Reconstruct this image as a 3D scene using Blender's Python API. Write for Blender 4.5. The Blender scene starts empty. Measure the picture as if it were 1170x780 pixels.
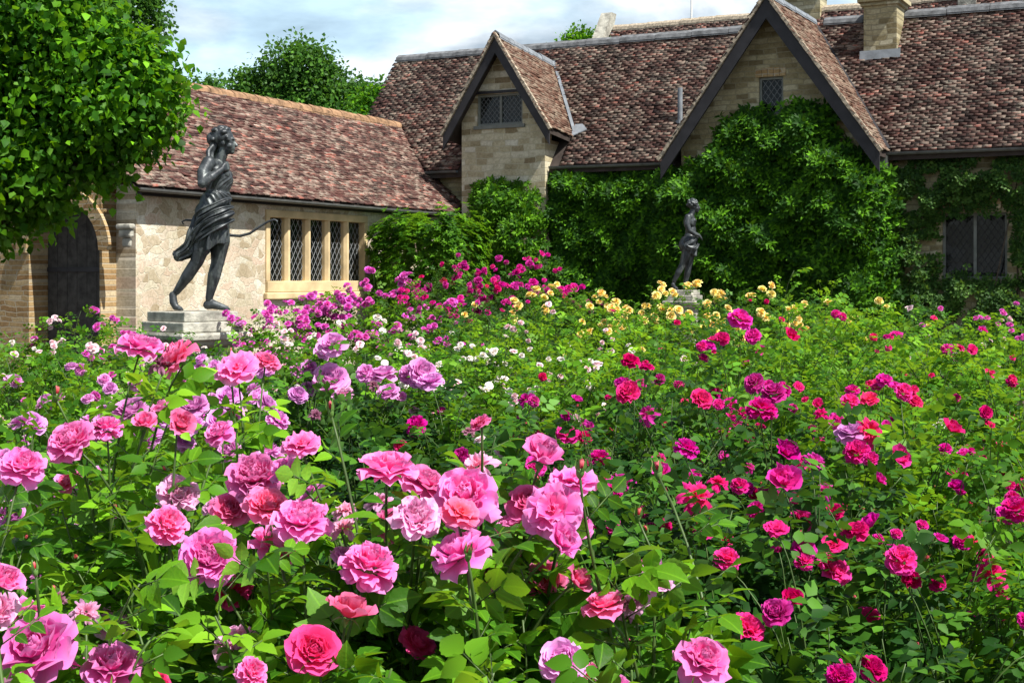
import bpy, bmesh, math, random
import numpy as np
from mathutils import Vector, Matrix

# ------------------------------------------------------------------ camera, sky, sun, exposure
EYE = 1.65; FPX = 1600.0; HOR = 318.0          # measured on the 1170 px wide photograph
SC = bpy.context.scene
cam = bpy.data.cameras.new('camera'); camo = bpy.data.objects.new('camera', cam)
SC.collection.objects.link(camo); SC.camera = camo
camo.location = (0, 0, EYE); camo.rotation_euler = (math.pi/2, 0, 0)
cam.sensor_width = 36; cam.lens = FPX/1170*36
cam.shift_y = -(390-HOR)/1170
cam.clip_start = 0.05; cam.clip_end = 2000

SUN_EL = math.radians(56)
SUN_AZ = math.atan2(0.80, -0.60)               # from +Y clockwise: towards +X, slightly behind the camera
sx, sy = math.sin(SUN_AZ)*math.cos(SUN_EL), math.cos(SUN_AZ)*math.cos(SUN_EL)
sund = Vector((sx, sy, math.sin(SUN_EL)))
sun = bpy.data.lights.new('sun', 'SUN'); sun.energy = 5.0; sun.angle = math.radians(0.5); sun.color = (1.0, 0.96, 0.9)
suno = bpy.data.objects.new('sun', sun); SC.collection.objects.link(suno)
suno.rotation_euler = sund.to_track_quat('Z', 'Y').to_euler(); suno.location = (20, -20, 30)

w = bpy.data.worlds.new('World'); SC.world = w; w.use_nodes = True
nt = w.node_tree; nt.nodes.clear()
out = nt.nodes.new('ShaderNodeOutputWorld'); bg = nt.nodes.new('ShaderNodeBackground')
sky = nt.nodes.new('ShaderNodeTexSky'); sky.sky_type = 'NISHITA'; sky.sun_disc = False
sky.sun_elevation = SUN_EL; sky.sun_rotation = SUN_AZ; sky.air_density = 1.0; sky.dust_density = 1.4; sky.ozone_density = 1.0
tc = nt.nodes.new('ShaderNodeTexCoord'); mp = nt.nodes.new('ShaderNodeMapping')
mp.inputs['Scale'].default_value = (1.0, 1.0, 2.6); mp.inputs['Location'].default_value = (0.35, 0.2, 0.1)
n1 = nt.nodes.new('ShaderNodeTexNoise'); n1.inputs['Scale'].default_value = 5.2; n1.inputs['Detail'].default_value = 9; n1.inputs['Roughness'].default_value = 0.55; n1.inputs['Distortion'].default_value = 0.25
r1 = nt.nodes.new('ShaderNodeValToRGB'); r1.color_ramp.elements[0].position = 0.30; r1.color_ramp.elements[1].position = 0.56
mx = nt.nodes.new('ShaderNodeMix'); mx.data_type = 'RGBA'
n2 = nt.nodes.new('ShaderNodeTexNoise'); n2.inputs['Scale'].default_value = 8; n2.inputs['Detail'].default_value = 6
r2 = nt.nodes.new('ShaderNodeValToRGB'); r2.color_ramp.elements[0].color = (8.0, 11.0, 13.2, 1); r2.color_ramp.elements[1].color = (15.0, 15.8, 16.3, 1)
r2.color_ramp.elements[0].position = 0.38; r2.color_ramp.elements[1].position = 0.62
L = nt.links.new
L(tc.outputs['Generated'], mp.inputs['Vector']); L(mp.outputs[0], n1.inputs['Vector']); L(mp.outputs[0], n2.inputs['Vector'])
L(n1.outputs['Fac'], r1.inputs[0]); L(n2.outputs['Fac'], r2.inputs[0])
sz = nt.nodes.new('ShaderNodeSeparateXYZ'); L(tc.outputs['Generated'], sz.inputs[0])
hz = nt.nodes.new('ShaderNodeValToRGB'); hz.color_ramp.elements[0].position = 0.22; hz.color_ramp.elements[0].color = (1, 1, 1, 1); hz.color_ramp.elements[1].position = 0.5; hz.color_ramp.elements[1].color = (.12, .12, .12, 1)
L(sz.outputs[2], hz.inputs[0]); cm = nt.nodes.new('ShaderNodeMath'); cm.operation = 'MULTIPLY'; L(r1.outputs[0], cm.inputs[0]); L(hz.outputs[0], cm.inputs[1])   # clouds thinned overhead, out of view, to lower the sky's fill light
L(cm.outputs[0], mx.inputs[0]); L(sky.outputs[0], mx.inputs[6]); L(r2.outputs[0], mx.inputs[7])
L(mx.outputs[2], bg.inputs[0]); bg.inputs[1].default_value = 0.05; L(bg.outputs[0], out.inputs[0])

vs = SC.view_settings
SC.display_settings.display_device = 'sRGB'; vs.view_transform = 'Standard'; vs.look = 'None'; vs.gamma = 1.0; vs.use_curve_mapping = False
vs.exposure = 0.9
try:
    SC.cycles.max_bounces = 6; SC.cycles.transparent_max_bounces = 6; SC.cycles.diffuse_bounces = 3
except Exception: pass

R = random.Random(7)
rng = np.random.default_rng(11)
PI = math.pi

# ------------------------------------------------------------------ object helpers
def link(o, parent=None):
    SC.collection.objects.link(o)
    if parent is not None: o.parent = parent
    return o
def tag(o, label=None, cat=None, group=None, kind=None):
    if label: o['label'] = label
    if cat: o['category'] = cat
    if group: o['group'] = group
    if kind: o['kind'] = kind
    return o
def empty(name, loc, rz=0, **k):
    o = bpy.data.objects.new(name, None); o.empty_display_size = 0.1
    o.location = loc; o.rotation_euler = (0, 0, rz); link(o); tag(o, **k); return o

class MB:
    """collects verts and faces, numpy friendly"""
    def __init__(s): s.V = []; s.F = []; s.M = []; s.n = 0
    def add(s, verts, faces, mat=0):
        s.V.append(np.asarray(verts, dtype=np.float32)); 
        for f in faces: s.F.append([i+s.n for i in f]); s.M.append(mat)
        s.n += len(verts)
    def box(s, x0, x1, y0, y1, z0, z1, mat=0):
        v = [(x, y, z) for x in (x0, x1) for y in (y0, y1) for z in (z0, z1)]
        s.add(v, [(0,1,3,2),(4,6,7,5),(0,4,5,1),(2,3,7,6),(0,2,6,4),(1,5,7,3)], mat)
    def prism(s, poly, d, mat=0):
        """poly: list of 3D points, extruded by vector d"""
        n = len(poly); p = [tuple(a) for a in poly]; q = [tuple(np.array(a)+np.array(d)) for a in poly]
        s.add(p+q, [tuple(range(n)), tuple(range(2*n-1, n-1, -1))]+[(i, i+n, (i+1) % n+n, (i+1) % n) for i in range(n)], mat)
    def bar(s, a, b, w, h, up=(0, 0, 1), mat=0):
        a = Vector(a); b = Vector(b); d = (b-a).normalized(); u = Vector(up)
        sd = d.cross(u).normalized(); u = sd.cross(d).normalized()
        v = []
        for p in (a, b):
            for i, j in ((-1,-1),(1,-1),(1,1),(-1,1)): v.append(p+sd*(i*w/2)+u*(j*h/2))
        s.add([tuple(x) for x in v], [(3,2,1,0),(4,5,6,7),(0,1,5,4),(1,2,6,5),(2,3,7,6),(3,0,4,7)], mat)
    def tube(s, pts, rad, k=6, mat=0):
        pts = [Vector(p) for p in pts]; n = len(pts)
        if not hasattr(rad, '__len__'): rad = [rad]*n
        V = []; ref = Vector((0.31, 0.77, 0.2))
        for i, p in enumerate(pts):
            d = (pts[min(i+1, n-1)]-pts[max(i-1, 0)]).normalized()
            a = d.cross(ref)
            if a.length < 1e-3: a = d.cross(Vector((1, 0, 0)))
            a.normalize(); b = d.cross(a)
            for j in range(k):
                t = 2*PI*j/k; V.append(tuple(p+(a*math.cos(t)+b*math.sin(t))*rad[i]))
        F = [(i*k+j, i*k+(j+1) % k, (i+1)*k+(j+1) % k, (i+1)*k+j) for i in range(n-1) for j in range(k)]
        F += [tuple(range(k-1, -1, -1)), tuple(range((n-1)*k, n*k))]
        s.add(V, F, mat)
    def build(s, name, mats, parent=None, smooth=False, bevel=0):
        me = bpy.data.meshes.new(name)
        V = np.concatenate(s.V) if s.V else np.zeros((0, 3))
        me.from_pydata([tuple(map(float, p)) for p in V], [], s.F)
        if not isinstance(mats, (list, tuple)): mats = [mats]
        for m in mats: me.materials.append(m)
        if any(s.M): me.polygons.foreach_set('material_index', s.M)
        if smooth: me.polygons.foreach_set('use_smooth', [True]*len(me.polygons))
        me.update()
        o = bpy.data.objects.new(name, me); link(o, parent)
        if bevel:
            b = o.modifiers.new('bevel', 'BEVEL'); b.width = bevel; b.segments = 2; b.limit_method = 'ANGLE'
        return o

def fast_mesh(name, V, loops, sizes, mats, matidx=None, smooth=True, attrs=None):
    me = bpy.data.meshes.new(name)
    V = np.ascontiguousarray(V, dtype=np.float32)
    me.vertices.add(len(V)); me.vertices.foreach_set('co', V.ravel())
    loops = np.ascontiguousarray(loops, dtype=np.int32); sizes = np.asarray(sizes, dtype=np.int32)
    me.loops.add(len(loops)); me.loops.foreach_set('vertex_index', loops)
    st = np.zeros(len(sizes), dtype=np.int32); st[1:] = np.cumsum(sizes)[:-1]
    me.polygons.add(len(sizes)); me.polygons.foreach_set('loop_start', st)
    try: me.polygons.foreach_set('loop_total', sizes)
    except Exception: pass
    for m in (mats if isinstance(mats, (list, tuple)) else [mats]): me.materials.append(m)
    if matidx is not None: me.polygons.foreach_set('material_index', np.asarray(matidx, dtype=np.int32))
    if smooth: me.polygons.foreach_set('use_smooth', np.ones(len(sizes), dtype=bool))
    me.update(calc_edges=True)
    for k, a in (attrs or {}).items():
        at = me.attributes.new(k, 'FLOAT', 'POINT'); at.data.foreach_set('value', np.ascontiguousarray(a, dtype=np.float32))
    me.validate()
    return me

def nrm(a): return a/np.maximum(np.linalg.norm(a, axis=-1, keepdims=True), 1e-9)

class Soup:
    """many copies of small templates, vectorised"""
    def __init__(s): s.V = []; s.L = []; s.S = []; s.M = []; s.A = []; s.B = []; s.n = 0
    def put(s, tmpl, P, D, N, size, mat=0, tint=None):
        tv, tf = tmpl; P = np.asarray(P, float); m = len(P)
        if m == 0: return
        D = nrm(np.asarray(D, float)); N = np.asarray(N, float); N = nrm(N-(N*D).sum(1, keepdims=True)*D); T = np.cross(N, D)
        size = np.broadcast_to(np.asarray(size, float), (m,))
        k = len(tv)
        V = P[:, None, :]+size[:, None, None]*(tv[None, :, 0:1]*D[:, None, :]+tv[None, :, 1:2]*T[:, None, :]+tv[None, :, 2:3]*N[:, None, :])
        s.V.append(V.reshape(-1, 3))
        fl = np.array([i for f in tf for i in f]); fs = np.array([len(f) for f in tf])
        s.L.append((fl[None, :]+(np.arange(m)*k)[:, None]+s.n).ravel()); s.S.append(np.tile(fs, m)); s.M.append(np.full(m*len(tf), mat))
        s.A.append(np.tile(tv[:, 1], m))
        tt = rng.random(m) if tint is None else np.broadcast_to(np.asarray(tint, float), (m,))
        s.B.append(np.repeat(tt, k)); s.n += m*k
    def addmb(s, mb, mat):
        if not mb.V: return
        V = np.concatenate(mb.V); s.V.append(V)
        s.L.append(np.array([i for f in mb.F for i in f])+s.n); s.S.append(np.array([len(f) for f in mb.F])); s.M.append(np.full(len(mb.F), mat))
        s.A.append(np.zeros(len(V))); s.B.append(np.full(len(V), .5)); s.n += len(V)
    def mesh(s, name, mats, smooth=True):
        return fast_mesh(name, np.concatenate(s.V), np.concatenate(s.L), np.concatenate(s.S), mats, np.concatenate(s.M), smooth,
                         {'across': np.concatenate(s.A), 'tint': np.concatenate(s.B)})
    def build(s, name, mats, parent=None, origin=None, smooth=True):
        if origin is not None: s.V = [v-np.array(origin) for v in s.V]
        return link(bpy.data.objects.new(name, s.mesh(name, mats, smooth)), parent)

# leaf templates: x along, y across, z normal
def leaf_t(n, wid, fold=.22, droop=.18, shape=.75, ser=0):
    xs = np.linspace(0, 1, n+1); V = []; F = []
    for i, x in enumerate(xs):
        h = wid*math.sin(PI*min(1, x**shape))*(1+ser*(1 if i % 2 else -1)) if 0 < i < n else 0.0
        z = -droop*x*x
        V.append((x, 0, z-0.0))
        V.append((x, h, z+fold*h)); V.append((x, -h, z+fold*h))
    V = np.array(V)
    keep = []; idx = {}
    for i in range(n+1):
        for j in range(3):
            if j and i in (0, n): idx[(i, j)] = idx[(i, 0)]
            else: idx[(i, j)] = len(keep); keep.append(i*3+j)
    for i in range(n):
        for j, o in ((1, 0), (2, 1)):
            q = [idx[(i, 0)], idx[(i+1, 0)], idx[(i+1, j)], idx[(i, j)]]
            if o: q = q[::-1]
            r = []
            for a in q:
                if a not in r: r.append(a)
            if len(r) > 2: F.append(tuple(r))
    return V[keep], F
ROSE_HI = leaf_t(11, .34, .25, .26, .75, .055); ROSE_MID = leaf_t(3, .34); ROSE_LO = leaf_t(2, .38)
LONG = leaf_t(3, .215, .25, .25); HEART = leaf_t(3, .42, .12, .3, .6); BROAD = leaf_t(2, .4, .2, .15)

# ------------------------------------------------------------------ materials
def mat(name):
    m = bpy.data.materials.new(name); m.use_nodes = True; nt = m.node_tree; nt.nodes.clear()
    o = nt.nodes.new('ShaderNodeOutputMaterial'); p = nt.nodes.new('ShaderNodeBsdfPrincipled'); nt.links.new(p.outputs[0], o.inputs[0])
    return m, nt, p, o
def ramp(nt, fac, stops, interp='LINEAR'):
    r = nt.nodes.new('ShaderNodeValToRGB'); cr = r.color_ramp; cr.interpolation = interp
    while len(cr.elements) > 1: cr.elements.remove(cr.elements[-1])
    cr.elements[0].position = stops[0][0]; cr.elements[0].color = (*stops[0][1], 1)
    for p, c in stops[1:]:
        e = cr.elements.new(p); e.color = (*c, 1)
    if fac is not None: nt.links.new(fac, r.inputs[0])
    return r.outputs[0]
def noise(nt, vec, scale, detail=5, rough=.55, dist=0):
    n = nt.nodes.new('ShaderNodeTexNoise'); n.inputs['Scale'].default_value = scale; n.inputs['Detail'].default_value = detail
    n.inputs['Roughness'].default_value = rough; n.inputs['Distortion'].default_value = dist
    if vec is not None: nt.links.new(vec, n.inputs['Vector'])
    return n.outputs['Fac']
def mixc(nt, fac, a, b, mode='MIX'):
    m = nt.nodes.new('ShaderNodeMix'); m.data_type = 'RGBA'; m.blend_type = mode
    for s, v in ((0, fac), (6, a), (7, b)):
        if isinstance(v, (int, float)): m.inputs[s].default_value = v
        elif isinstance(v, tuple): m.inputs[s].default_value = (*v, 1)
        else: nt.links.new(v, m.inputs[s])
    return m.outputs[2]
def math_(nt, op, a, b=None):
    m = nt.nodes.new('ShaderNodeMath'); m.operation = op
    for i, v in enumerate((a, b)):
        if v is None: continue
        if isinstance(v, (int, float)): m.inputs[i].default_value = v
        else: nt.links.new(v, m.inputs[i])
    return m.outputs[0]
def objc(nt, scale=(1, 1, 1), rot=(0, 0, 0)):
    t = nt.nodes.new('ShaderNodeTexCoord'); m = nt.nodes.new('ShaderNodeMapping'); m.inputs['Scale'].default_value = scale; m.inputs['Rotation'].default_value = rot
    nt.links.new(t.outputs['Object'], m.inputs[0]); return m.outputs[0]
def bump(nt, p, h, strength=.5, dist=.02):
    b = nt.nodes.new('ShaderNodeBump'); b.inputs['Strength'].default_value = strength; b.inputs['Distance'].default_value = dist
    nt.links.new(h, b.inputs['Height']); nt.links.new(b.outputs[0], p.inputs['Normal'])
def attr(nt, name):
    a = nt.nodes.new('ShaderNodeAttribute'); a.attribute_name = name; return a.outputs['Fac']

def leafmat(name, dark, mid, light, trans, tfac=.35, rough=.42, spec=.4, vein=False):
    m, nt, p, o = mat(name)
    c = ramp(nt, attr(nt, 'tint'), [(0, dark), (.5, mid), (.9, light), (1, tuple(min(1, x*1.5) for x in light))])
    g = nt.nodes.new('ShaderNodeNewGeometry'); 
    c = mixc(nt, math_(nt, 'MULTIPLY', g.outputs['Backfacing'], .5), c, tuple(x*.9+.05 for x in light))
    if vein:
        a = math_(nt, 'ABSOLUTE', attr(nt, 'across')); v = ramp(nt, a, [(0, (1, 1, 1)), (.035, (0, 0, 0))])
        c = mixc(nt, math_(nt, 'MULTIPLY', v, .22), c, tuple(min(1, x*2.2) for x in light))
        bump(nt, p, noise(nt, objc(nt), 160, 2), .35, .003)
    nt.links.new(c, p.inputs['Base Color']); p.inputs['Roughness'].default_value = rough; p.inputs['Specular IOR Level'].default_value = spec
    t = nt.nodes.new('ShaderNodeBsdfTranslucent'); tcx = mixc(nt, .75, c, trans); nt.links.new(tcx, t.inputs[0])
    s = nt.nodes.new('ShaderNodeMixShader'); s.inputs[0].default_value = tfac
    nt.links.new(p.outputs[0], s.inputs[1]); nt.links.new(t.outputs[0], s.inputs[2]); nt.links.new(s.outputs[0], o.inputs[0])
    return m
def plain(name, col, rough=.6, spec=.4, var=.3, scale=6, bmp=.3, bd=.01, metal=0):
    m, nt, p, o = mat(name); n = noise(nt, objc(nt), scale, 6)
    nt.links.new(ramp(nt, n, [(.3, tuple(x*(1-var) for x in col)), (.7, tuple(min(1, x*(1+var)) for x in col))]), p.inputs['Base Color'])
    p.inputs['Roughness'].default_value = rough; p.inputs['Specular IOR Level'].default_value = spec; p.inputs['Metallic'].default_value = metal
    if bmp: bump(nt, p, noise(nt, objc(nt), scale*5, 5), bmp, bd)
    return m
def petalmat(name, inner, outer, edge, hv=.5, tf=.42):
    """colour from the heart of the bloom (inner) to its outer petals, paler at the petal's rim"""
    m, nt, p, o = mat(name)
    c = mixc(nt, attr(nt, 'ring'), inner, outer)
    e = ramp(nt, attr(nt, 'along'), [(.45, (0, 0, 0)), (1, (.8, .8, .8))]); c = mixc(nt, e, c, edge)
    oi = nt.nodes.new('ShaderNodeObjectInfo'); h = nt.nodes.new('ShaderNodeHueSaturation')
    rr = math_(nt, 'MULTIPLY', math_(nt, 'SUBTRACT', oi.outputs['Random'], .5), .022*hv*2)
    nt.links.new(math_(nt, 'ADD', rr, .5), h.inputs['Hue'])
    wn = nt.nodes.new('ShaderNodeTexWhiteNoise'); wn.noise_dimensions = '1D'; nt.links.new(oi.outputs['Random'], wn.inputs['W'])
    nt.links.new(math_(nt, 'ADD', math_(nt, 'MULTIPLY', wn.outputs['Value'], .3), .8), h.inputs['Value'])
    nt.links.new(math_(nt, 'ADD', math_(nt, 'MULTIPLY', wn.outputs['Value'], -.05), 1.02), h.inputs['Saturation'])
    nt.links.new(c, h.inputs['Color']); c = h.outputs[0]
    nt.links.new(c, p.inputs['Base Color']); p.inputs['Roughness'].default_value = .6; p.inputs['Specular IOR Level'].default_value = .12
    bump(nt, p, noise(nt, objc(nt, (1, 1, 1)), 90, 3), .25, .004)
    t = nt.nodes.new('ShaderNodeBsdfTranslucent'); nt.links.new(c, t.inputs[0])
    s = nt.nodes.new('ShaderNodeMixShader'); s.inputs[0].default_value = tf
    nt.links.new(p.outputs[0], s.inputs[1]); nt.links.new(t.outputs[0], s.inputs[2]); nt.links.new(s.outputs[0], o.inputs[0])
    return m

def tilemat(name, stops, liche=.5, ax=0):
    m, nt, p, o = mat(name); g = nt.nodes.new('ShaderNodeNewGeometry'); v = objc(nt)
    big = noise(nt, v, .9, 4, .6); st_ = noise(nt, objc(nt, (1.3, 9, 9) if ax == 0 else (9, 1.3, 9)), 1.0, 5, .7); f = math_(nt, 'ADD', math_(nt, 'MULTIPLY', g.outputs['Random Per Island'], .62), math_(nt, 'MULTIPLY', math_(nt, 'SUBTRACT', big, .5), .5)); f = math_(nt, 'ADD', f, math_(nt, 'MULTIPLY', math_(nt, 'SUBTRACT', st_, .36), 1.3))
    c = ramp(nt, f, stops)
    l = ramp(nt, noise(nt, objc(nt, (3.2, 16, 16) if ax == 0 else (16, 3.2, 16)), 1.6, 6, .75), [(.50, (0, 0, 0)), (.60, (1, 1, 1))]); l2 = ramp(nt, noise(nt, v, 1.7, 3), [(.4, (0, 0, 0)), (.65, (liche,)*3)])
    c = mixc(nt, math_(nt, 'MULTIPLY', l, l2), c, (.42, .38, .30))
    d = ramp(nt, noise(nt, v, 14, 5, .7), [(.35, (.45, .42, .4)), (.6, (1, 1, 1))]); c = mixc(nt, .8, c, d, 'MULTIPLY')
    nt.links.new(c, p.inputs['Base Color']); p.inputs['Roughness'].default_value = .85; p.inputs['Specular IOR Level'].default_value = .2
    bump(nt, p, noise(nt, v, 60, 4), .5, .01); return m

def rubble(name, axis, sc=(3.2, 5.2), stops=None, mort=(.42, .36, .25), mw=.07, brick=None):
    """coursed or random stone; axis: 'u' wall face lies in x-z, 'v' in y-z"""
    m, nt, p, o = mat(name); t = nt.nodes.new('ShaderNodeTexCoord'); sp = nt.nodes.new('ShaderNodeSeparateXYZ'); nt.links.new(t.outputs['Object'], sp.inputs[0])
    cb = nt.nodes.new('ShaderNodeCombineXYZ'); nt.links.new(sp.outputs[0 if axis == 'u' else 1], cb.inputs[0]); nt.links.new(sp.outputs[2], cb.inputs[1])
    wob = nt.nodes.new('ShaderNodeTexNoise'); wob.inputs['Scale'].default_value = 2.6; wob.inputs['Detail'].default_value = 4; nt.links.new(cb.outputs[0], wob.inputs['Vector'])
    va = nt.nodes.new('ShaderNodeVectorMath'); va.operation = 'MULTIPLY_ADD'; nt.links.new(wob.outputs['Color'], va.inputs[0]); va.inputs[1].default_value = (.20, .11, 0) if brick else (.5, .36, 0); nt.links.new(cb.outputs[0], va.inputs[2])
    if brick:
        b = nt.nodes.new('ShaderNodeTexBrick'); b.inputs['Scale'].default_value = 1; b.inputs['Brick Width'].default_value = brick[0]; b.inputs['Row Height'].default_value = brick[1]
        b.inputs['Mortar Size'].default_value = brick[2]; b.inputs['Mortar Smooth'].default_value = .3; b.inputs['Color1'].default_value = (0, 0, 0, 1); b.inputs['Color2'].default_value = (1, 1, 1, 1)
        b.inputs['Mortar'].default_value = (.5, .5, .5, 1); b.offset_frequency = 2; b.squash_frequency = 3; b.squash = 1.5
        nt.links.new(va.outputs[0], b.inputs['Vector']); cell = b.outputs['Color']; edge = math_(nt, 'SUBTRACT', 1.0, b.outputs['Fac'])
    else:
        mpn = nt.nodes.new('ShaderNodeMapping'); mpn.inputs['Scale'].default_value = (sc[0], sc[1], 1); nt.links.new(va.outputs[0], mpn.inputs[0])
        v1 = nt.nodes.new('ShaderNodeTexVoronoi'); v1.voronoi_dimensions = '2D'; v1.inputs['Scale'].default_value = 1; nt.links.new(mpn.outputs[0], v1.inputs['Vector'])
        v2 = nt.nodes.new('ShaderNodeTexVoronoi'); v2.voronoi_dimensions = '2D'; v2.feature = 'DISTANCE_TO_EDGE'; v2.inputs['Scale'].default_value = 1; nt.links.new(mpn.outputs[0], v2.inputs['Vector'])
        s2 = nt.nodes.new('ShaderNodeSeparateColor'); nt.links.new(v1.outputs['Color'], s2.inputs[0]); cell = s2.outputs[0]
        edge = ramp(nt, v2.outputs['Distance'], [(0, (0, 0, 0)), (mw, (1, 1, 1))])
    c = ramp(nt, cell, stops or [(0, (.30, .22, .12)), (.3, (.42, .33, .2)), (.6, (.5, .43, .3)), (.8, (.46, .3, .2)), (1, (.56, .5, .4))])
    g = noise(nt, t.outputs['Object'], 22, 7, .7); c = mixc(nt, .7, c, ramp(nt, g, [(.32, (.5, .47, .42)), (.6, (1, 1, 1))]), 'MULTIPLY')
    c = mixc(nt, edge, mort, c)
    st = ramp(nt, noise(nt, t.outputs['Object'], 1.1, 6, .65), [(.4, (.62, .6, .52)), (.62, (1, 1, 1))]); c = mixc(nt, .6, c, st, 'MULTIPLY')
    nt.links.new(c, p.inputs['Base Color']); p.inputs['Roughness'].default_value = .9; p.inputs['Specular IOR Level'].default_value = .15
    h = math_(nt, 'ADD', edge, math_(nt, 'MULTIPLY', g, .6)); bump(nt, p, h, .6, .012); return m

M = {}
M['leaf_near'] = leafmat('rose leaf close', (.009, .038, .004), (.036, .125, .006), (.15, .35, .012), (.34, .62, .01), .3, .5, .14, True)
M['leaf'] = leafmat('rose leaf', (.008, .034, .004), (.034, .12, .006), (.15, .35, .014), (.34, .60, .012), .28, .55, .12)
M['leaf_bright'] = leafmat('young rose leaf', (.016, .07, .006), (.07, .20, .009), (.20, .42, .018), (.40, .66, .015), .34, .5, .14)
M['leaf_dark'] = leafmat('dark rose leaf', (.005, .02, .005), (.014, .058, .006), (.075, .21, .014), (.18, .40, .012), .2, .55, .14)  # darker leaf; also puts the shade between leaves into the colour
M['lime'] = leafmat('lime tree leaf', (.006, .028, .002), (.024, .10, .004), (.12, .31, .007), (.28, .60, .006), .3, .55, .14)
M['magnolia'] = leafmat('evergreen leaf', (.006, .024, .003), (.018, .068, .005), (.095, .25, .009), (.20, .44, .006), .22, .6, .12)
M['evergreen_lit'] = leafmat('sunlit-toned evergreen leaf', (.008, .035, .003), (.03, .10, .006), (.13, .31, .012), (.28, .56, .010), .3, .55, .14)  # brighter copy of the evergreen leaf; its sunlit look is in the colour
M['creeper'] = leafmat('climbing rose leaf', (.012, .035, .008), (.03, .08, .014), (.09, .18, .03), (.18, .32, .03), .3, .55, .15)
M['wood_leaf'] = leafmat('oak leaf', (.012, .04, .006), (.026, .085, .01), (.075, .19, .02), (.14, .32, .02), .3, .55, .15)
M['stem'] = plain('green cane', (.055, .10, .02), .5, .4, .4, 12, 0)
M['bark'] = plain('bark', (.09, .07, .05), .9, .2, .4, 9, .8, .03)
M['cane'] = plain('brown cane', (.07, .07, .03), .6, .3, .4, 12, 0)
M['sepal'] = plain('sepal', (.10, .20, .04), .5, .4, .3, 30, 0)
P_ = {
 'pink': petalmat('pink petal', (.92, .08, .31), (.86, .14, .52), (.92, .36, .72)),
 'coral': petalmat('coral petal', (.95, .08, .14), (.92, .13, .34), (.92, .28, .56)),
 'blush': petalmat('blush petal', (.88, .28, .44), (.82, .34, .62), (.88, .54, .78)),
 'deep': petalmat('deep pink petal', (.85, .012, .10), (.86, .03, .20), (.90, .10, .36)),
 'magenta': petalmat('magenta petal', (.80, .004, .16), (.76, .008, .30), (.82, .04, .48), .8),
 'crimson': petalmat('crimson petal', (.72, .002, .07), (.74, .004, .16), (.80, .025, .28)),
 'purple': petalmat('purple petal', (.52, .005, .15), (.56, .01, .25), (.68, .05, .42), .7),
 'lilac': petalmat('lilac petal', (.76, .15, .54), (.80, .27, .68), (.89, .48, .84), .5),
 'mauve': petalmat('mauve pink petal', (.74, .03, .42), (.76, .09, .56), (.85, .24, .72), .6),
 'white': petalmat('white petal', (.86, .74, .62), (.85, .78, .74), (.88, .84, .82), .3, .25),
 'palepink': petalmat('pale pink petal', (.84, .45, .50), (.84, .58, .64), (.88, .74, .78), .4, .25),
 'yellow': petalmat('yellow petal', (.92, .56, .04), (.92, .72, .14), (.94, .84, .42), .5, .25),
 'faded': petalmat('faded petal', (.25, .05, .12), (.36, .12, .24), (.45, .24, .32), .5),
 'bud': petalmat('bud petal', (.85, .06, .10), (.88, .10, .18), (.9, .3, .3)),
}
red_st = [(0, (.016, .012, .012)), (.25, (.05, .030, .026)), (.46, (.105, .046, .038)), (.62, (.155, .10, .08)), (.76, (.30, .25, .20)), (.86, (.27, .05, .035)), (1, (.48, .42, .33))]
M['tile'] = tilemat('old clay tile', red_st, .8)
redder = [(0, (.022, .014, .014)), (.25, (.065, .034, .03)), (.46, (.125, .05, .042)), (.64, (.20, .125, .10)), (.76, (.33, .27, .22)), (.86, (.36, .07, .045)), (1, (.46, .40, .33))]
M['tile_red'] = tilemat('red clay tile', redder, .7, 1)
M['tile_sun_toned'] = tilemat('sun-toned clay tile', [(0, (.1, .05, .035)), (.4, (.21, .11, .075)), (.7, (.32, .23, .17)), (1, (.40, .33, .24))], .5, 1)  # lighter copy for sun-facing gable slopes; sunlight put into the colour
M['sub'] = plain('roof underside', (.05, .04, .035), .9, .1, .3, 4, .3)
M['lead'] = plain('lead flashing', (.19, .21, .23), .6, .3, .3, 5, .2)
M['ridge'] = plain('grey ridge', (.13, .135, .14), .75, .2, .5, 8, .5)
M['ochre_ridge'] = plain('lichened ridge tile', (.25, .15, .085), .85, .2, .6, 7, .5)
M['stone_coursed'] = rubble('coursed stone', 'u', stops=[(0, (.28, .22, .13)), (.35, (.54, .48, .32)), (.7, (.66, .61, .45)), (1, (.74, .71, .60))], mort=(.50, .46, .34), brick=(.27, .125, .010))
M['stone_dark'] = rubble('darker coursed stone', 'u', stops=[(0, (.22, .18, .10)), (.35, (.38, .33, .19)), (.7, (.49, .44, .28)), (1, (.58, .54, .39))], mort=(.30, .27, .18), brick=(.26, .10, .010))  # darker copy of the coursed stone; the large gable's shade is in its colour
M['stone_wing'] = rubble('rubble stone', 'v', (5.2, 8.6), stops=[(0, (.42, .34, .23)), (.25, (.58, .51, .38)), (.5, (.68, .63, .50)), (.75, (.62, .49, .38)), (1, (.72, .69, .58))], mort=(.68, .63, .51), mw=.05)
M['brick_arch'] = rubble('buff brick', 'u', stops=[(0, (.30, .18, .08)), (.4, (.42, .29, .14)), (.8, (.50, .37, .20)), (1, (.56, .46, .3))], mort=(.42, .36, .26), brick=(.24, .08, .009))
M['brick_pier'] = rubble('buff brick return', 'v', stops=[(0, (.30, .18, .08)), (.4, (.42, .29, .14)), (.8, (.50, .37, .20)), (1, (.56, .46, .3))], mort=(.42, .36, .26), brick=(.24, .08, .009))
M['ashlar'] = plain('buff dressed stone', (.56, .43, .24), .8, .2, .22, 3, .3, .008)
M['plinth'] = plain('weathered limestone', (.33, .32, .27), .9, .2, .5, 7, .7, .015)
M['board'] = plain('dark barge board', (.028, .027, .03), .6, .3, .3, 5, .2)
M['verge'] = plain('verge tile edge', (.33, .28, .21), .9, .2, .5, 20, .5)
M['oak'] = plain('old oak door', (.05, .047, .042), .8, .3, .5, 8, .6)
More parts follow.
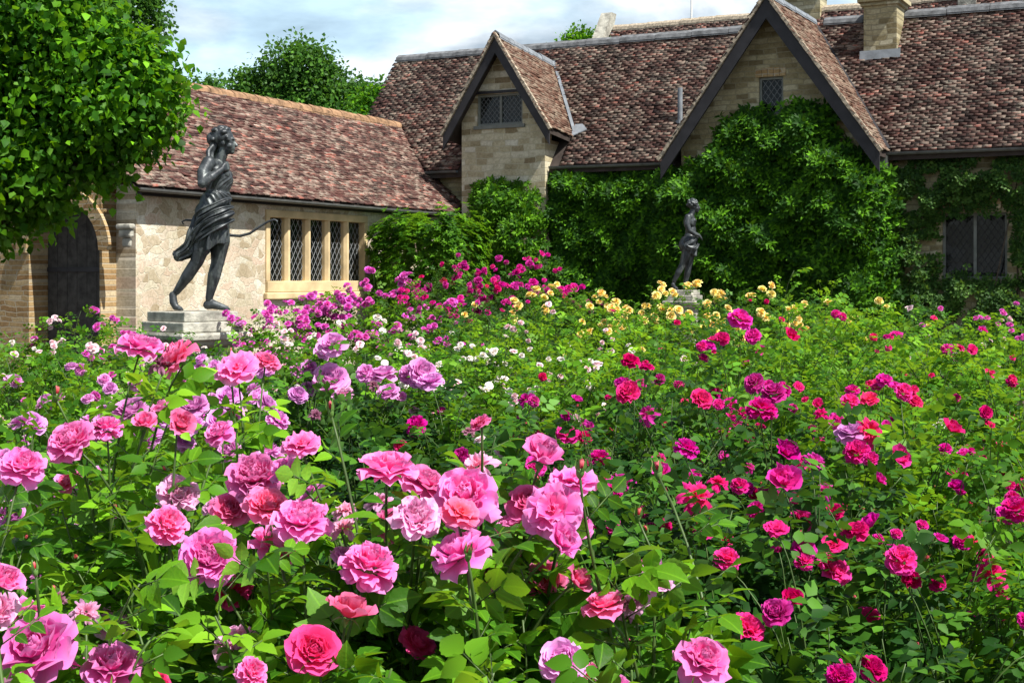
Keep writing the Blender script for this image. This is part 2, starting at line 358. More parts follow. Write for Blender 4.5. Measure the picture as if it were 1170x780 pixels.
M['frame'] = plain('grey green frame', (.16, .17, .15), .6, .3, .2, 8, .1)
M['came'] = plain('lead came', (.27, .28, .28), .5, .5, .2, 20, 0)
M['came_dark'] = plain('dull lead came', (.16, .17, .17), .5, .5, .2, 20, 0)
M['gutter'] = plain('cast gutter', (.12, .125, .12), .5, .4, .3, 6, .1)
M['dark'] = plain('painted room dark', (.012, .012, .012), .9, .1, .1, 3, 0)  # near-black paint standing in for the darkness of unlit rooms
M['curtain'] = plain('curtain', (.3, .28, .26), .9, .1, .2, 4, .3)
M['soil'] = None

m, nt, p, o = mat('window glass'); p.inputs['Base Color'].default_value = (.01, .012, .012, 1); p.inputs['Roughness'].default_value = .06; p.inputs['Specular IOR Level'].default_value = .6
tr = nt.nodes.new('ShaderNodeBsdfTransparent'); tr.inputs[0].default_value = (.75, .8, .78, 1); fr = nt.nodes.new('ShaderNodeMixShader'); fr.inputs[0].default_value = .45
nt.links.new(tr.outputs[0], fr.inputs[1]); nt.links.new(p.outputs[0], fr.inputs[2]); nt.links.new(fr.outputs[0], o.inputs[0])
bump(nt, p, noise(nt, objc(nt), 3, 2), .12, .02); M['glass'] = m

m, nt, p, o = mat('lead statue'); v = objc(nt)
c = ramp(nt, noise(nt, v, 6, 8, .65), [(.35, (.018, .021, .024)), (.55, (.045, .052, .056)), (.72, (.12, .135, .14))]); nt.links.new(c, p.inputs['Base Color'])
c = mixc(nt, ramp(nt, noise(nt, objc(nt, (9, 9, 1.6)), 1.6, 6, .7), [(.52, (0, 0, 0)), (.66, (.7, .7, .7))]), c, (.13, .15, .14)); nt.links.new(c, p.inputs['Base Color'])
p.inputs['Roughness'].default_value = .45; p.inputs['Metallic'].default_value = .3; bump(nt, p, noise(nt, v, 45, 6, .6), .35, .006); M['statue'] = m

m, nt, p, o = mat('soil'); v = objc(nt)
c = ramp(nt, noise(nt, v, 9, 8, .7), [(.3, (.03, .02, .013)), (.7, (.10, .07, .045))]); nt.links.new(c, p.inputs['Base Color']); p.inputs['Roughness'].default_value = .95
bump(nt, p, noise(nt, v, 14, 8, .7), 1, .05); M['soil'] = m
m, nt, p, o = mat('grass ground'); v = objc(nt)
c = ramp(nt, noise(nt, v, 3, 8, .7), [(.3, (.03, .07, .015)), (.7, (.07, .12, .03))]); nt.links.new(c, p.inputs['Base Color']); p.inputs['Roughness'].default_value = .95; M['grass'] = m

def at(px, py, Y): return np.array([(px-585)/FPX*Y, Y, EYE+(HOR-py)/FPX*Y])
# ------------------------------------------------------------------ ground
mb = MB()
n = 40
xs = np.concatenate([[-900, -300, -80], np.linspace(-22, 22, n), [80, 300, 900]]); ys = np.concatenate([[-300, -60, -12], np.linspace(-4, 40, n), [90, 300, 1200]])
V = [(x, y, 0.05*math.sin(x*1.3)*math.cos(y*.9)*(1 if abs(x) < 22 and -4 < y < 27 else 0)) for x in xs for y in ys]; k = len(ys)
mb.add(V, [(i*k+j, (i+1)*k+j, (i+1)*k+j+1, i*k+j+1) for i in range(len(xs)-1) for j in range(k-1)])
tag(mb.build('ground', M['soil'], smooth=True), kind='structure')
mb = MB(); 
mb.add([(-60, 29, .06), (-60, 1000, .06), (400, 1000, .06), (400, 29, .06)], [(0, 3, 2, 1)])
tag(mb.build('lawn', M['grass']), kind='structure')

# ------------------------------------------------------------------ house frame: u along the front, v into the house
HA = math.radians(28); HC, HS = math.cos(HA), math.sin(HA); HO = np.array([.525, 28.0])
def U(px, py, v):
    r = (px-585)/FPX; Y = (HO[0]*HS+HO[1]*HC+v)/(r*HS+HC); X = r*Y
    return ((X-HO[0])*HC-(Y-HO[1])*HS, EYE+(HOR-py)/FPX*Y)
def Vv(px, py, u0):
    r = (px-585)/FPX; v = (r*(HO[1]-u0*HS)-HO[0]-u0*HC)/(HS-r*HC); Y = HO[1]-u0*HS+v*HC
    return (v, EYE+(HOR-py)/FPX*Y)
def HW(u, v, z=0): return np.array([HO[0]+u*HC+v*HS, HO[1]-u*HS+v*HC, z])
def hthing(name, label, cat, **k): return empty(name, (HO[0], HO[1], 0), -HA, label=label, cat=cat, **k)

def tiles(O, A, B, la, lb, keep, name, material, parent, gauge=.070, wid=.155, thick=.02, flip=False):
    O = np.array(O, float); A = np.array(A, float); B = np.array(B, float); A /= np.linalg.norm(A); B /= np.linalg.norm(B)
    N = np.cross(A, B); N = N if N[2] > 0 else -N
    nb = int(lb/gauge)+1; na = int(la/wid)+2
    bb, aa = np.meshgrid(np.arange(nb)*gauge, np.arange(na)*wid, indexing='ij')
    aa = aa+((np.arange(nb) % 2)*wid/2)[:, None]-wid*.5; aa = aa+rng.normal(0, .006, aa.shape); bb = bb+rng.normal(0, .006, bb.shape)
    a = aa.ravel(); b = bb.ravel(); ok = keep(a, b) & (a > -.02) & (a < la+.02) & (rng.random(len(a)) > .003); a = a[ok]; b = b[ok]; m = len(a)
    w2 = wid/2*rng.uniform(.975, 1.0, m); tilt = rng.normal(0, .004, m); lift = .034+rng.normal(0, .006, m); th = thick*rng.uniform(.8, 1.3, m)
    sag = .012*np.sin(a*1.1)*np.sin(b*1.3)+.012*np.sin(a*.37+1)
    vs_ = []
    for (da, db, h) in ((-1, -.012, 'l'), (1, -.012, 'l'), (1, gauge*1.45, 'h'), (-1, gauge*1.45, 'h')):
        top = (lift if h == 'l' else .012)+tilt*da+sag
        for hh in (top, top-th):
            vs_.append(O+np.outer(a+da*w2, A)+np.outer(b+db+(rng.normal(0, .004, m) if h == 'l' else 0), B)+np.outer(hh, N))
    V = np.stack(vs_, 1).reshape(-1, 3)
    f = [(0, 2, 4, 6), (1, 3, 2, 0), (3, 5, 4, 2), (7, 1, 0, 6)]
    fl = np.array(f).ravel(); Lp = (fl[None, :]+(np.arange(m)*8)[:, None]).ravel()
    me = fast_mesh(name, V, Lp, np.full(m*4, 4), material, None, False)
    o = bpy.data.objects.new(name, me); return link(o, parent)

def leaded(parent, c0, c1, z0, z1, plane, axis, mat_, pitch=(.11, .15), w=.008, name='leading'):
    """diamond lattice of came in one light; axis 'u': plane is v const, 'v': plane is u const"""
    mb = MB(); P = (lambda a, z: (a, plane, z)) if axis == 'u' else (lambda a, z: (plane, a, z))
    up = (0, 1, 0) if axis == 'u' else (1, 0, 0)
    s = pitch[1]/pitch[0]; W = c1-c0; H = z1-z0
    for sgn in (1, -1):
        k = -H/s-pitch[0]
        while k < W+H/s+pitch[0]:
            pts = []
            # line z = sgn*s*(a-k) (+H for neg)
            for a in (0, W):
                z = s*(a-k) if sgn > 0 else H-s*(a-k)
                if -1e-6 <= z <= H+1e-6: pts.append((a, z))
            for z in (0, H):
                a = k+z/s if sgn > 0 else k+(H-z)/s
                if -1e-6 <= a <= W+1e-6: pts.append((a, z))
            if len(pts) >= 2:
                pts = sorted(pts); a, b = pts[0], pts[-1]
                if math.hypot(b[0]-a[0], b[1]-a[1]) > .02: mb.bar(P(c0+a[0], z0+a[1]), P(c0+b[0], z0+b[1]), w, .006, up)
            k += pitch[0]
    return mb.build(name, mat_, parent)
def pane(parent, c0, c1, z0, z1, plane, axis):
    mb = MB()
    if axis == 'u': mb.box(c0, c1, plane+.006, plane+.01, z0, z1)
    else: mb.box(plane-.01, plane-.006, c0, c1, z0, z1)
    return mb.build('pane', M['glass'], parent)

# ---- main house
ZE, ZR, VR = 3.89, 6.69, 2.35; SL = (ZR-ZE)/VR
UL, UR_ = -4.79, 13.0
house = hthing('stone_house', 'long stone house with steep mossy red brown tile roof and two pointed gables', 'house')
WIN_R = (*[U(1076, 0, .3)[0], U(1151, 0, .3)[0]], U(1110, 319, .3)[1], U(1110, 243, .3)[1])
wu0, wu1, wz0, wz1 = WIN_R
mb = MB()
mb.box(UL+.2, wu0, .3, .7, 0, 3.93); mb.box(wu1, UR_-.2, .3, .7, 0, 3.93); mb.box(wu0, wu1, .3, .7, 0, wz0); mb.box(wu0, wu1, .3, .7, wz1, 3.93)
mb.box(UL+.2, UR_-.2, 4.0, 4.35, 0, 3.93)
mb.prism([(UL+.2, .7, 0), (UL+.2, 4.0, 0), (UL+.2, 4.0, 3.95), (UL+.2, VR, ZR-.35), (UL+.2, .7, 4.3)], (.3, 0, 0))
mb.prism([(UR_-.5, .7, 0), (UR_-.5, 4.0, 0), (UR_-.5, 4.0, 3.95), (UR_-.5, VR, ZR-.35), (UR_-.5, .7, 4.3)], (.3, 0, 0))
mb.build('wall', M['stone_dark'], house)
# roof deck + tiles
G1u, G1h, G1a, G1b, G1v = -.70, 1.20, 6.50, 4.60, -.5
G2u, G2h, G2a, G2b, G2v = 4.90, 2.02, 6.74, 3.89, -.6
WE, WR, WUe, WUr, WV0 = 3.0, 5.0, -1.71, -3.86, -9.55
def zmain(v): return ZE+SL*v
def zg1(u, v=0): return (G1a-.1*(v-G1v))-(np.abs(u-G1u))*(G1a-G1b)/G1h
def zg2(u, v=0): return G2a-np.abs(u-G2u)*(G2a-G2b)/G2h
def zw(u): return WR-np.abs(u-WUr)*(WR-WE)/(WUe-WUr)*1.0
roof = MB()
roof.prism([(UL, -.02, ZE-.04), (UL, VR, ZR-.02), (UL, VR, ZR-.16), (UL, -.02, ZE-.16)], (UR_-UL, 0, 0))
roof.prism([(UL, VR, ZR-.021), (UL, 4.72, ZE), (UL, 4.72, ZE-.12), (UL, VR, ZR-.161)], (UR_-UL, 0, 0))
rf = roof.build('roof', M['sub'], house)
sl = math.hypot(VR, ZR-ZE); cb, sb = VR/sl, (ZR-ZE)/sl
def keep_main(a, b):
    u = UL+a; v = b*cb; z = ZE+b*sb
    k = (z > zg1(u, v)-.02) | (np.abs(u-G1u) > G1h)
    k &= (z > zg2(u)-.02) | (np.abs(u-G2u) > G2h)
    k &= (z > zw(u)-.03) | (u > WUe) | (v > 1.2)
    k &= ~((np.abs(u-G1u) < .95) & (v < .9))
    return k & (b < sl-.06)
tiles((UL, 0, ZE), (1, 0, 0), (0, cb, sb), UR_-UL, sl, keep_main, 'roof_tiling', M['tile'], rf)
# sloping gable roofs
def gable_roof(gu, gh, ga, gb, gv, vback, tail, mat_, matl):
    s = math.hypot(gh, ga-gb); objs = []
    r = MB(); dz = -tail*(vback-gv)
    for sg in (-1, 1):
        e0 = (gu+sg*gh, gv, gb-.035); e1 = (gu, gv, ga-.035); 
        r.add([e0, e1, (gu, vback, ga-.035+dz), (gu+sg*gh, vback, gb-.035+dz), (e0[0], gv, gb-.12), (gu, gv, ga-.16), (gu, vback, ga-.16+dz), (e0[0], vback, gb-.12+dz)],
              [(0, 1, 2, 3), (4, 7, 6, 5), (0, 4, 5, 1), (3, 2, 6, 7), (0, 3, 7, 4)])
    o = r.build('gable_roof', M['sub'], house)
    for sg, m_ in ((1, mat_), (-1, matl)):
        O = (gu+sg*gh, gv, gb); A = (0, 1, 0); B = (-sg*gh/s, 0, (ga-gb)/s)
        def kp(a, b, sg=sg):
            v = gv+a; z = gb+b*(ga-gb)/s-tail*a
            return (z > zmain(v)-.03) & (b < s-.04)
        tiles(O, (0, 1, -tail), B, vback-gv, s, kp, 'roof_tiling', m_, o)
    # verge, barge boards
    for sg in (-1, 1):
        d = Vector((gu-(gu+sg*gh), 0, ga-gb)).normalized(); lo = Vector((gu+sg*gh, gv, gb))-d*.06; hi = Vector((gu, gv, ga))
        nrm_ = Vector((sg*d.z, 0, abs(d.x)))
        b = MB(); w_ = .21 if gh > 1.5 else .16
        lo2 = lo-nrm_*.035; hi2 = Vector((gu, gv, ga-.035/abs(nrm_.z)))
        dn = w_/abs(nrm_.z)
        b.prism([tuple(lo2+Vector((0, -.03, 0))), tuple(hi2+Vector((0, -.03, 0))), tuple(hi2+Vector((0, -.03, -dn))), tuple(lo2+Vector((0, -.03, -dn*.9)))], (0, .05, 0))
        b.build('barge_board', M['board'], o)
        t = MB(); k_ = int((hi-lo).length/.1)
        for i in range(k_):
            p = lo+(hi-lo)*(i/k_); q = lo+(hi-lo)*((i+1.25)/k_); off = nrm_*(.012+R.uniform(0, .008)); q = q-off*.6
            t.bar(tuple(p+off+Vector((0, -.035-R.uniform(0, .015), 0))), tuple(q+off+Vector((0, -.035, 0))), .07, .06, tuple(nrm_))
        t.build('verge', M['verge'], o)
    return o
g1 = gable_roof(G1u, G1h, G1a, G1b, G1v, 2.1, .1, M['tile_sun_toned'], M['tile'])
g2 = gable_roof(G2u, G2h, G2a, G2b, G2v, 2.45, 0.0, M['tile_sun_toned'], M['tile'])
def capping(parent, p0, p1, seg, w_, mat_, name='ridge_capping', droop=.05):
    mb = MB(); p0 = Vector(p0); p1 = Vector(p1); n_ = max(1, int((p1-p0).length/seg)); d = (p1-p0)/n_
    sd = Vector((-d.y, d.x, 0)).normalized()
    for i in range(n_):
        a = p0+d*i+d*.012; b = p0+d*(i+1); jz = R.uniform(-.008, .008); V = []
        for p in (a, b):
            for t, h in ((-1, -.11), (-.8, -.03), (0, .035), (.8, -.03), (1, -.11)): V.append(tuple(p+sd*(w_*t)+Vector((0, 0, h+jz+(.012 if p is a else 0)))))
        V += [tuple(Vector(x)-Vector((0, 0, .03))) for x in V]
        F = [(j, j+1, j+6, j+5) for j in range(4)]+[(10+j, 15+j, 16+j, 11+j) for j in range(4)]+[(j, 10+j, 11+j, j+1) for j in range(4)]+[(5+j, 6+j, 16+j, 15+j) for j in range(4)]
        mb.add(V, F)
    return mb.build(name, mat_, parent)
capping(rf, (UL-.03, VR, ZR+.06), (G2u-.1, VR, ZR+.06), .75, .13, M['ridge'])
capping(rf, (G2u+.25, VR, ZR+.062), (UR_, VR, ZR+.062), .75, .13, M['ridge'])
capping(g1, (G1u, G1v-.02, G1a+.05), (G1u, 2.0, G1a-.2), .6, .11, M['lead'])
capping(g2, (G2u, G2v-.02, G2a+.05), (G2u, 2.3, G2a+.05), .6, .12, M['lead'])
# valley and abutment flashing
def strip(parent, p, q, w_, h, mat_, nm='flashing'):
    mb = MB(); mb.bar(p, q, w_, h, (0, -.6, .8)); return mb.build(nm, mat_, parent)
va = lambda u, v, o=.045: (u, v, zmain(v)+o)
strip(g1, va(G1u+G1h+.02, .58), va(G1u+.06, 2.0, .04), .06, .03, M['lead'])
strip(g1, va(G1u-G1h-.02, .58), va(G1u-.06, 2.0), .09, .03, M['lead'])
strip(g2, va(G2u+G2h+.02, .0), va(G2u+.06, 2.32), .07, .03, M['board'], 'valley')
strip(g2, va(G2u-G2h-.02, .0), va(G2u-.06, 2.32), .07, .03, M['board'], 'valley')
mb = MB(); mb.prism([va(.48, .46, .05), va(.80, .58, .05), va(.66, .68, .05), va(.5, .68, .05)], (0, 0, .02)); mb.build('flashing', M['lead'], g1)
# gable walls
def gwall(gu, hw, z_top, h, ga, gb, win, mat_, v0=-.2, vb=1.9):
    u0, u1, z0, z1 = win; mb = MB(); sl_ = (ga-gb)/h
    top = lambda u: ga-.14-abs(u-gu)*sl_
    L_ = gu-hw; R_2 = gu+hw; d = (0, .3, 0)
    zb = min(top(L_), z0)
    mb.prism([(L_, v0, 0), (R_2, v0, 0), (R_2, v0, zb), (L_, v0, zb)], d)
    mb.prism([(L_, v0, zb), (u0, v0, zb), (u0, v0, z0), (L_, v0, top(L_)) if z0 > top(L_) else (L_, v0, z0)] if z0 > zb+1e-4 else [(L_, v0, zb), (u0, v0, zb), (u0, v0, zb+.001)], d)
    return mb, top
def gable_wall(gu, hw, h, ga, gb, win, mat_, v0=-.2, vb=1.9):
    u0, u1, z0, z1 = win; sl_ = (ga-gb)/h; mb = MB(); d = (0, .3, 0)
    top = lambda u: ga-.14-abs(u-gu)*sl_
    L_, Rr = gu-hw, gu+hw
    # vertical columns
    mb.prism([(L_, v0, 0), (u0, v0, 0), (u0, v0, top(u0)), (L_, v0, top(L_))], d)
    mb.prism([(u1, v0, 0), (Rr, v0, 0), (Rr, v0, top(Rr)), (u1, v0, top(u1))], d)
    mb.prism([(u0, v0, 0), (u1, v0, 0), (u1, v0, z0), (u0, v0, z0)], d)
    pts = [(u0, v0, z1), (u1, v0, z1), (u1, v0, top(u1))]+([(gu, v0, top(gu))] if u0 < gu < u1 else [])+[(u0, v0, top(u0))]
    mb.prism(pts, d)
    for a in (L_, Rr-.25):
        mb.box(a, a+.25, v0+.3, vb, 0, min(top(L_), 4.4))
    return mb.build('gable_wall', mat_, house)
w1 = (U(545, 0, -.2)[0], U(597, 0, -.2)[0], U(570, 143, -.2)[1], U(570, 107, -.2)[1])
w2 = (U(867, 0, -.2)[0], U(895, 0, -.2)[0], U(880, 131, -.2)[1], U(880, 88, -.2)[1])
gable_wall(G1u, .95, G1h, G1a, G1b, w1, M['stone_coursed'], vb=.6)
gable_wall(G2u, 1.78, G2h, G2a, G2b, w2, M['stone_dark'], vb=.3)
def frame_u(parent, win, v, t=.045, lights=2, came=M['came_dark'], sill=True, pitch=(.09, .12), fm=M['frame']):
    u0, u1, z0, z1 = win; wroot = MB(); d0, d1 = v-.03, v+.03
    wroot.box(u0, u1, d0, d1, z1-t, z1); wroot.box(u0, u1, d0, d1, z0, z0+t)
    wroot.box(u0, u0+t, d0, d1, z0+t, z1-t); wroot.box(u1-t, u1, d0, d1, z0+t, z1-t)
    wn = wroot.build('window', fm, parent)
    ww = (u1-u0-t)/lights
    for i in range(lights):
        a = u0+t+i*ww; b = u0+t+(i+1)*ww-t
        if i: mb = MB(); mb.box(a-t, a, d0, d1, z0+t, z1-t); mb.build('mullion', fm, wn)
        pane(wn, a, b, z0+t, z1-t, v, 'u'); leaded(wn, a, b, z0+t, z1-t, v, 'u', came, pitch)
    if sill: mb = MB(); mb.box(u0-.06, u1+.06, v-.12, v+.03, z0-.07, z0-.002); mb.build('sill', M['frame'], wn)
    mb = MB(); mb.box(u0-.02, u1+.02, v+.3, v+.33, z0-.1, z1+.1); mb.build('dark_room_board', M['dark'], wn)  # added dark board behind the glass in place of a shaded room
    return wn
frame_u(house, w1, -.12, .05, 2, M['came_dark'], True, (.10, .115)); frame_u(house, w2, -.12, .045, 1, M['came_dark'], False, (.11, .15))
mb = MB(); mb.box(w1[0]-.08, w1[1]+.08, -.24, -.06, w1[3]+.005, w1[3]+.06); mb.build('lintel', M['board'], house)
mb = MB()
for i in range(5): mb.box(w2[0]-.06+i*.115, w2[0]-.06+i*.115+.108, -.215, -.1, w2[3]+.004, w2[3]+.15+.02*math.sin(i*PI/4))
mb.build('lintel', M['brick_arch'], house)
wr = frame_u(house, WIN_R, .42, .05, 2, M['board'], True, (.11, .16), M['frame'])
mb = MB(); q = WIN_R
for i in range(13):
    a = -.5+i/12; uc = (q[0]+q[1])/2+a*(q[1]-q[0])*1.12; zc = q[3]+.02+.07*(1-4*a*a)
    mb.bar((uc, .285, zc), (uc+a*.06, .285, zc+.2), .075, .12, (0, 1, 0))
mb.build('brick_arch', M['brick_arch'], house)
# gutters
def gutter(parent, p, q, r=.055):
    mb = MB(); p = Vector(p); q = Vector(q); d = (q-p).normalized(); sd = Vector((-d.y, d.x, 0)); V = []
    for e in (p, q):
        for j in range(7):
            t = PI+PI*j/6; V.append(tuple(e+sd*math.cos(t)*r+Vector((0, 0, math.sin(t)*r))))
        for j in range(7):
            t = PI+PI*j/6; V.append(tuple(e+sd*math.cos(t)*(r-.008)+Vector((0, 0, math.sin(t)*(r-.008)))))
    F = [(j, j+1, 15+j, 14+j) for j in range(6)]+[(7+j, 21+j, 22+j, 8+j) for j in range(6)]
    mb.add(V, F); return mb.build('gutter', M['gutter'], parent)
gutter(house, (G1u+.98, -.06, ZE-.02), (G2u-G2h+.05, -.06, ZE-.04)); gutter(house, (G2u+G2h-.1, -.06, ZE-.02), (UR_, -.06, ZE-.05)); gutter(house, (-1.85, -.06, ZE-.02), (-2.6, -.06, ZE-.02))
mb = MB(); u_, z_ = U(604, 300, .2); mb.tube([(u_, .22, .1), (u_, .22, 3.6), (u_, -.02, ZE-.06)], .04, 10); mb.build('drainpipe', M['lead'], house, True)
mb = MB(); mb.tube([(6.86, -.04, 2.5), (6.86, -.04, ZE-.2)], .045, 8); mb.box(6.78, 6.94, -.12, .04, ZE-.3, ZE-.08); mb.build('drainpipe', M['frame'], house)
# main chimney and vent pipe
ch = MB(); ch.box(6.1, 6.72, 1.62, 2.3, 5.6, 6.80)
cho = ch.build('chimney', M['stone_dark'], house)
mb = MB(); mb.box(6.05, 6.77, 1.57, 2.35, 6.80, 6.87); mb.box(6.0, 6.82, 1.52, 2.4, 6.87, 6.95); mb.build('chimney_cap', M['stone_dark'], cho)
mb = MB(); mb.prism([(6.03, 1.55, zmain(1.5)-.0), (6.79, 1.55, zmain(1.5)), (6.79, 1.60, zmain(1.6)+.16), (6.03, 1.6, zmain(1.6)+.16)], (0, .018, 0)); mb.build('flashing', M['lead'], cho)
mb = MB(); mb.tube([(2.76, .67, 4.55), (2.76, .67, 5.36)], .05, 12); mb.tube([(2.76, .67, 4.66), (2.76, .67, 4.72)], .085, 12); mb.build('vent_pipe', M['lead'], house, False)

# ---- single-storey wing, roof ridge running away from the camera
wing = hthing('stone_wing', 'low stone wing with red tile roof and five leaded lights behind the large statue', 'building')
UWL = -1.95; V1 = -9.3
vw0 = Vv(303, 0, UWL)[0]; vw1 = Vv(419, 0, UWL)[0]; zb_ = Vv(305, 334, UWL)[1]; zt_ = Vv(305, 239, UWL)[1]
mb = MB()
mb.box(UWL-.4, UWL, V1, vw0, 0, 3.04); mb.box(UWL-.4, UWL, vw1, .25, 0, 3.04); mb.box(UWL-.4, UWL, vw0, vw1, 0, zb_); mb.box(UWL-.4, UWL, vw0, vw1, zt_, 3.04)
mb.box(-6.1, -5.75, V1, .25, 0, 2.98)
mb.build('wall', M['stone_wing'], wing)
mb = MB(); mb.prism([(-5.75, V1+.5, 0), (UWL-.4, V1+.5, 0), (UWL-.4, V1+.5, 3.1), (WUr, V1+.5, WR-.2), (-5.75, V1+.5, 3.1)], (0, .3, 0)); mb.build('gable_wall', M['brick_arch'], wing)
ws = math.hypot(WUe-WUr, WR-WE); r = MB()
r.add([(WUe, WV0, WE-.03), (WUr, WV0, WR-.03), (WUr, 1.1, WR-.03), (WUe, 1.1, WE-.03), (WUe, WV0, WE-.10), (WUr, WV0, WR-.16), (WUr, 1.1, WR-.16), (WUe, 1.1, WE-.10)], [(0, 3, 2, 1), (4, 5, 6, 7), (0, 1, 5, 4), (0, 4, 7, 3), (2, 3, 7, 6)])
r.add([(2*WUr-WUe, WV0, WE-.03), (WUr, WV0, WR-.03), (WUr, 1.1, WR-.03), (2*WUr-WUe, 1.1, WE-.03), (2*WUr-WUe, WV0, WE-.10), (WUr, WV0, WR-.16), (WUr, 1.1, WR-.16), (2*WUr-WUe, 1.1, WE-.10)], [(0, 1, 2, 3), (4, 7, 6, 5), (0, 4, 5, 1), (0, 3, 7, 4)])
wrf = r.build('roof', M['sub'], wing)
def keep_w(a, b):
    z = WE+b*(WR-WE)/ws; v = WV0+a
    return ((v < .28) | (z > zmain(v)-.02)) & (b < ws-.05)
tiles((WUe, WV0, WE), (0, 1, 0), (-(WUe-WUr)/ws, 0, (WR-WE)/ws), 10.8, ws, keep_w, 'roof_tiling', M['tile_red'], wrf, gauge=.074)
capping(wrf, (WUr, WV0, WR+.05), (WUr, .95, WR+.03), .33, .12, M['ochre_ridge'])
strip(wrf, (WUr+.03, .95, WR+.02), (-2.55, .03, 3.93), .07, .03, M['board'], 'valley')
gutter(wing, (WUe+.04, WV0, WE-.03), (WUe+.04, .2, WE-.05))
mb = MB(); mb.box(UWL+.003, UWL+.12, V1, .2, 2.88, 2.97); mb.build('fascia', M['board'], wing)
# stone window, five lights
mb = MB(); T = .12; u0, u1 = UWL-.16, UWL+.03
mb.box(u0, u1, vw0, vw1, zt_-.13, zt_-.002); mb.box(u0, u1+.03, vw0, vw1, zb_+.002, zb_+.19)
mb.box(u0, u1, vw0, vw0+T*.9, zb_+.19, zt_-.13); mb.box(u0, u1, vw1-T*.9, vw1, zb_+.19, zt_-.13)
wnd = mb.build('window', M['ashlar'], wing, bevel=.012)
lw = (vw1-vw0-T*.9*2)
nl = 5; mw_ = .115; lg = (lw-mw_*(nl-1))/nl; zl0, zl1 = zb_+.19, zt_-.13
for i in range(nl):
    a = vw0+T*.9+i*(lg+mw_); b = a+lg
    if i:
        mb = MB(); mb.prism([(u0, a-mw_, zl0), (u1-.07, a-mw_, zl0), (u1-.01, a-mw_*.72, zl0), (u1-.01, a-mw_*.28, zl0), (u1-.07, a, zl0), (u0, a, zl0)], (0, 0, zl1-zl0)); mb.build('mullion', M['ashlar'], wnd)
    pane(wnd, a, b, zl0, zl1, u0+.06, 'v'); leaded(wnd, a, b, zl0, zl1, u0+.065, 'v', M['came'], (.125, .19), .005)
    if i in (1, 3):
        mb = MB(); mb.box(u0-.1, u0-.09, a+.02, b-.05, zl0, zl1-(.2 if i == 1 else .5)); mb.build('curtain', M['curtain'], wnd)
mb = MB(); mb.box(u0-.35, u0-.3, vw0-.1, vw1+.1, zb_, zt_); mb.build('dark_room_board', M['dark'], wnd)  # dark board painted as the room's shade behind the lights
mb = MB(); mb.box(UWL+.003, UWL+.09, vw0-.05, vw1+.05, zb_-.12, zb_-.003); mb.build('sill', M['ashlar'], wnd, bevel=.02)

# ---- garden wall with arched doorway, left of the wing
arch = hthing('arched_wall', 'buff brick garden wall with arched doorway beside the low wing', 'wall')
AV = V1-.02; Ao0, Ao1 = U(33, 0, AV-.3)[0], U(115, 0, AV-.3)[0]; Az = 2.05; Ar = (Ao1-Ao0)/2; Au = (Ao0+Ao1)/2; TOPZ = 3.35
mb = MB(); d = (0, .5, 0)
mb.prism([(-9.5, AV-.3, 0), (Ao0, AV-.3, 0), (Ao0, AV-.3, TOPZ), (-9.5, AV-.3, TOPZ)], d)
mb.prism([(Ao1, AV-.3, 0), (-2.355, AV-.3, 0), (-2.355, AV-.3, TOPZ), (Ao1, AV-.3, TOPZ)], d)
K = 14
for i in range(K):
    t0, t1 = PI-PI*i/K, PI-PI*(i+1)/K
    p0 = (Au+Ar*math.cos(t0), Az+Ar*1.0*math.sin(t0)); p1 = (Au+Ar*math.cos(t1), Az+Ar*math.sin(t1))
    mb.prism([(p0[0], AV-.3, p0[1]), (p1[0], AV-.3, p1[1]), (p1[0], AV-.3, TOPZ), (p0[0], AV-.3, TOPZ)], d)
mb.build('wall', M['brick_arch'], arch)
mb = MB()
for i in range(17):
    t0, t1 = PI-PI*i/17+.012, PI-PI*(i+1)/17-.0
    c = []
    for rr, tt in ((Ar+.01, t0), (Ar+.22, t0), (Ar+.22, t1+.02), (Ar+.01, t1+.02)): c.append((Au+rr*math.cos(tt), AV-.36, Az+rr*math.sin(tt)))
    mb.prism(c, (0, .058, 0))
mb.build('arch_moulding', M['brick_arch'], arch)
cu = U(144, 0, AV-.35)[0]; mb = MB(); mb.box(cu-.15, cu+.15, AV-.42, AV-.302, 2.36, 2.44); mb.box(cu-.12, cu+.12, AV-.39, AV-.302, 2.24, 2.36); mb.box(cu-.08, cu+.08, AV-.36, AV-.302, 2.10, 2.24); mb.build('corbel', M['plinth'], arch, bevel=.03)
mb = MB(); mb.box(-9.6, -2.4, AV-.36, AV+.26, TOPZ+.002, TOPZ+.08); mb.build('coping', M['plinth'], arch)
mb = MB(); kk = 7; dw = (Ao1-Ao0-.04)/kk
for i in range(kk):
    a = Ao0+.02+i*dw; xc = a+dw/2-Au; top = Az+math.sqrt(max(0, (Ar)**2-xc*xc))
    mb.box(a+.004, a+dw-.004, AV+.06, AV+.10+.008*(i % 2), .05, top)
dr = mb.build('door', M['oak'], arch)
mb = MB()
for z in (.6, 1.75): mb.box(Ao0+.03, Ao1-.1, AV+.035, AV+.058, z, z+.07)
mb.build('hinge', M['board'], dr)
mb = MB(); mb.tube([(Ao1-.2, AV+.05, 1.2), (Ao1-.2, AV+.0, 1.2), (Ao1-.2, AV-.01, 1.12), (Ao1-.2, AV+.04, 1.08)], .014, 6); mb.build('handle', M['board'], dr)

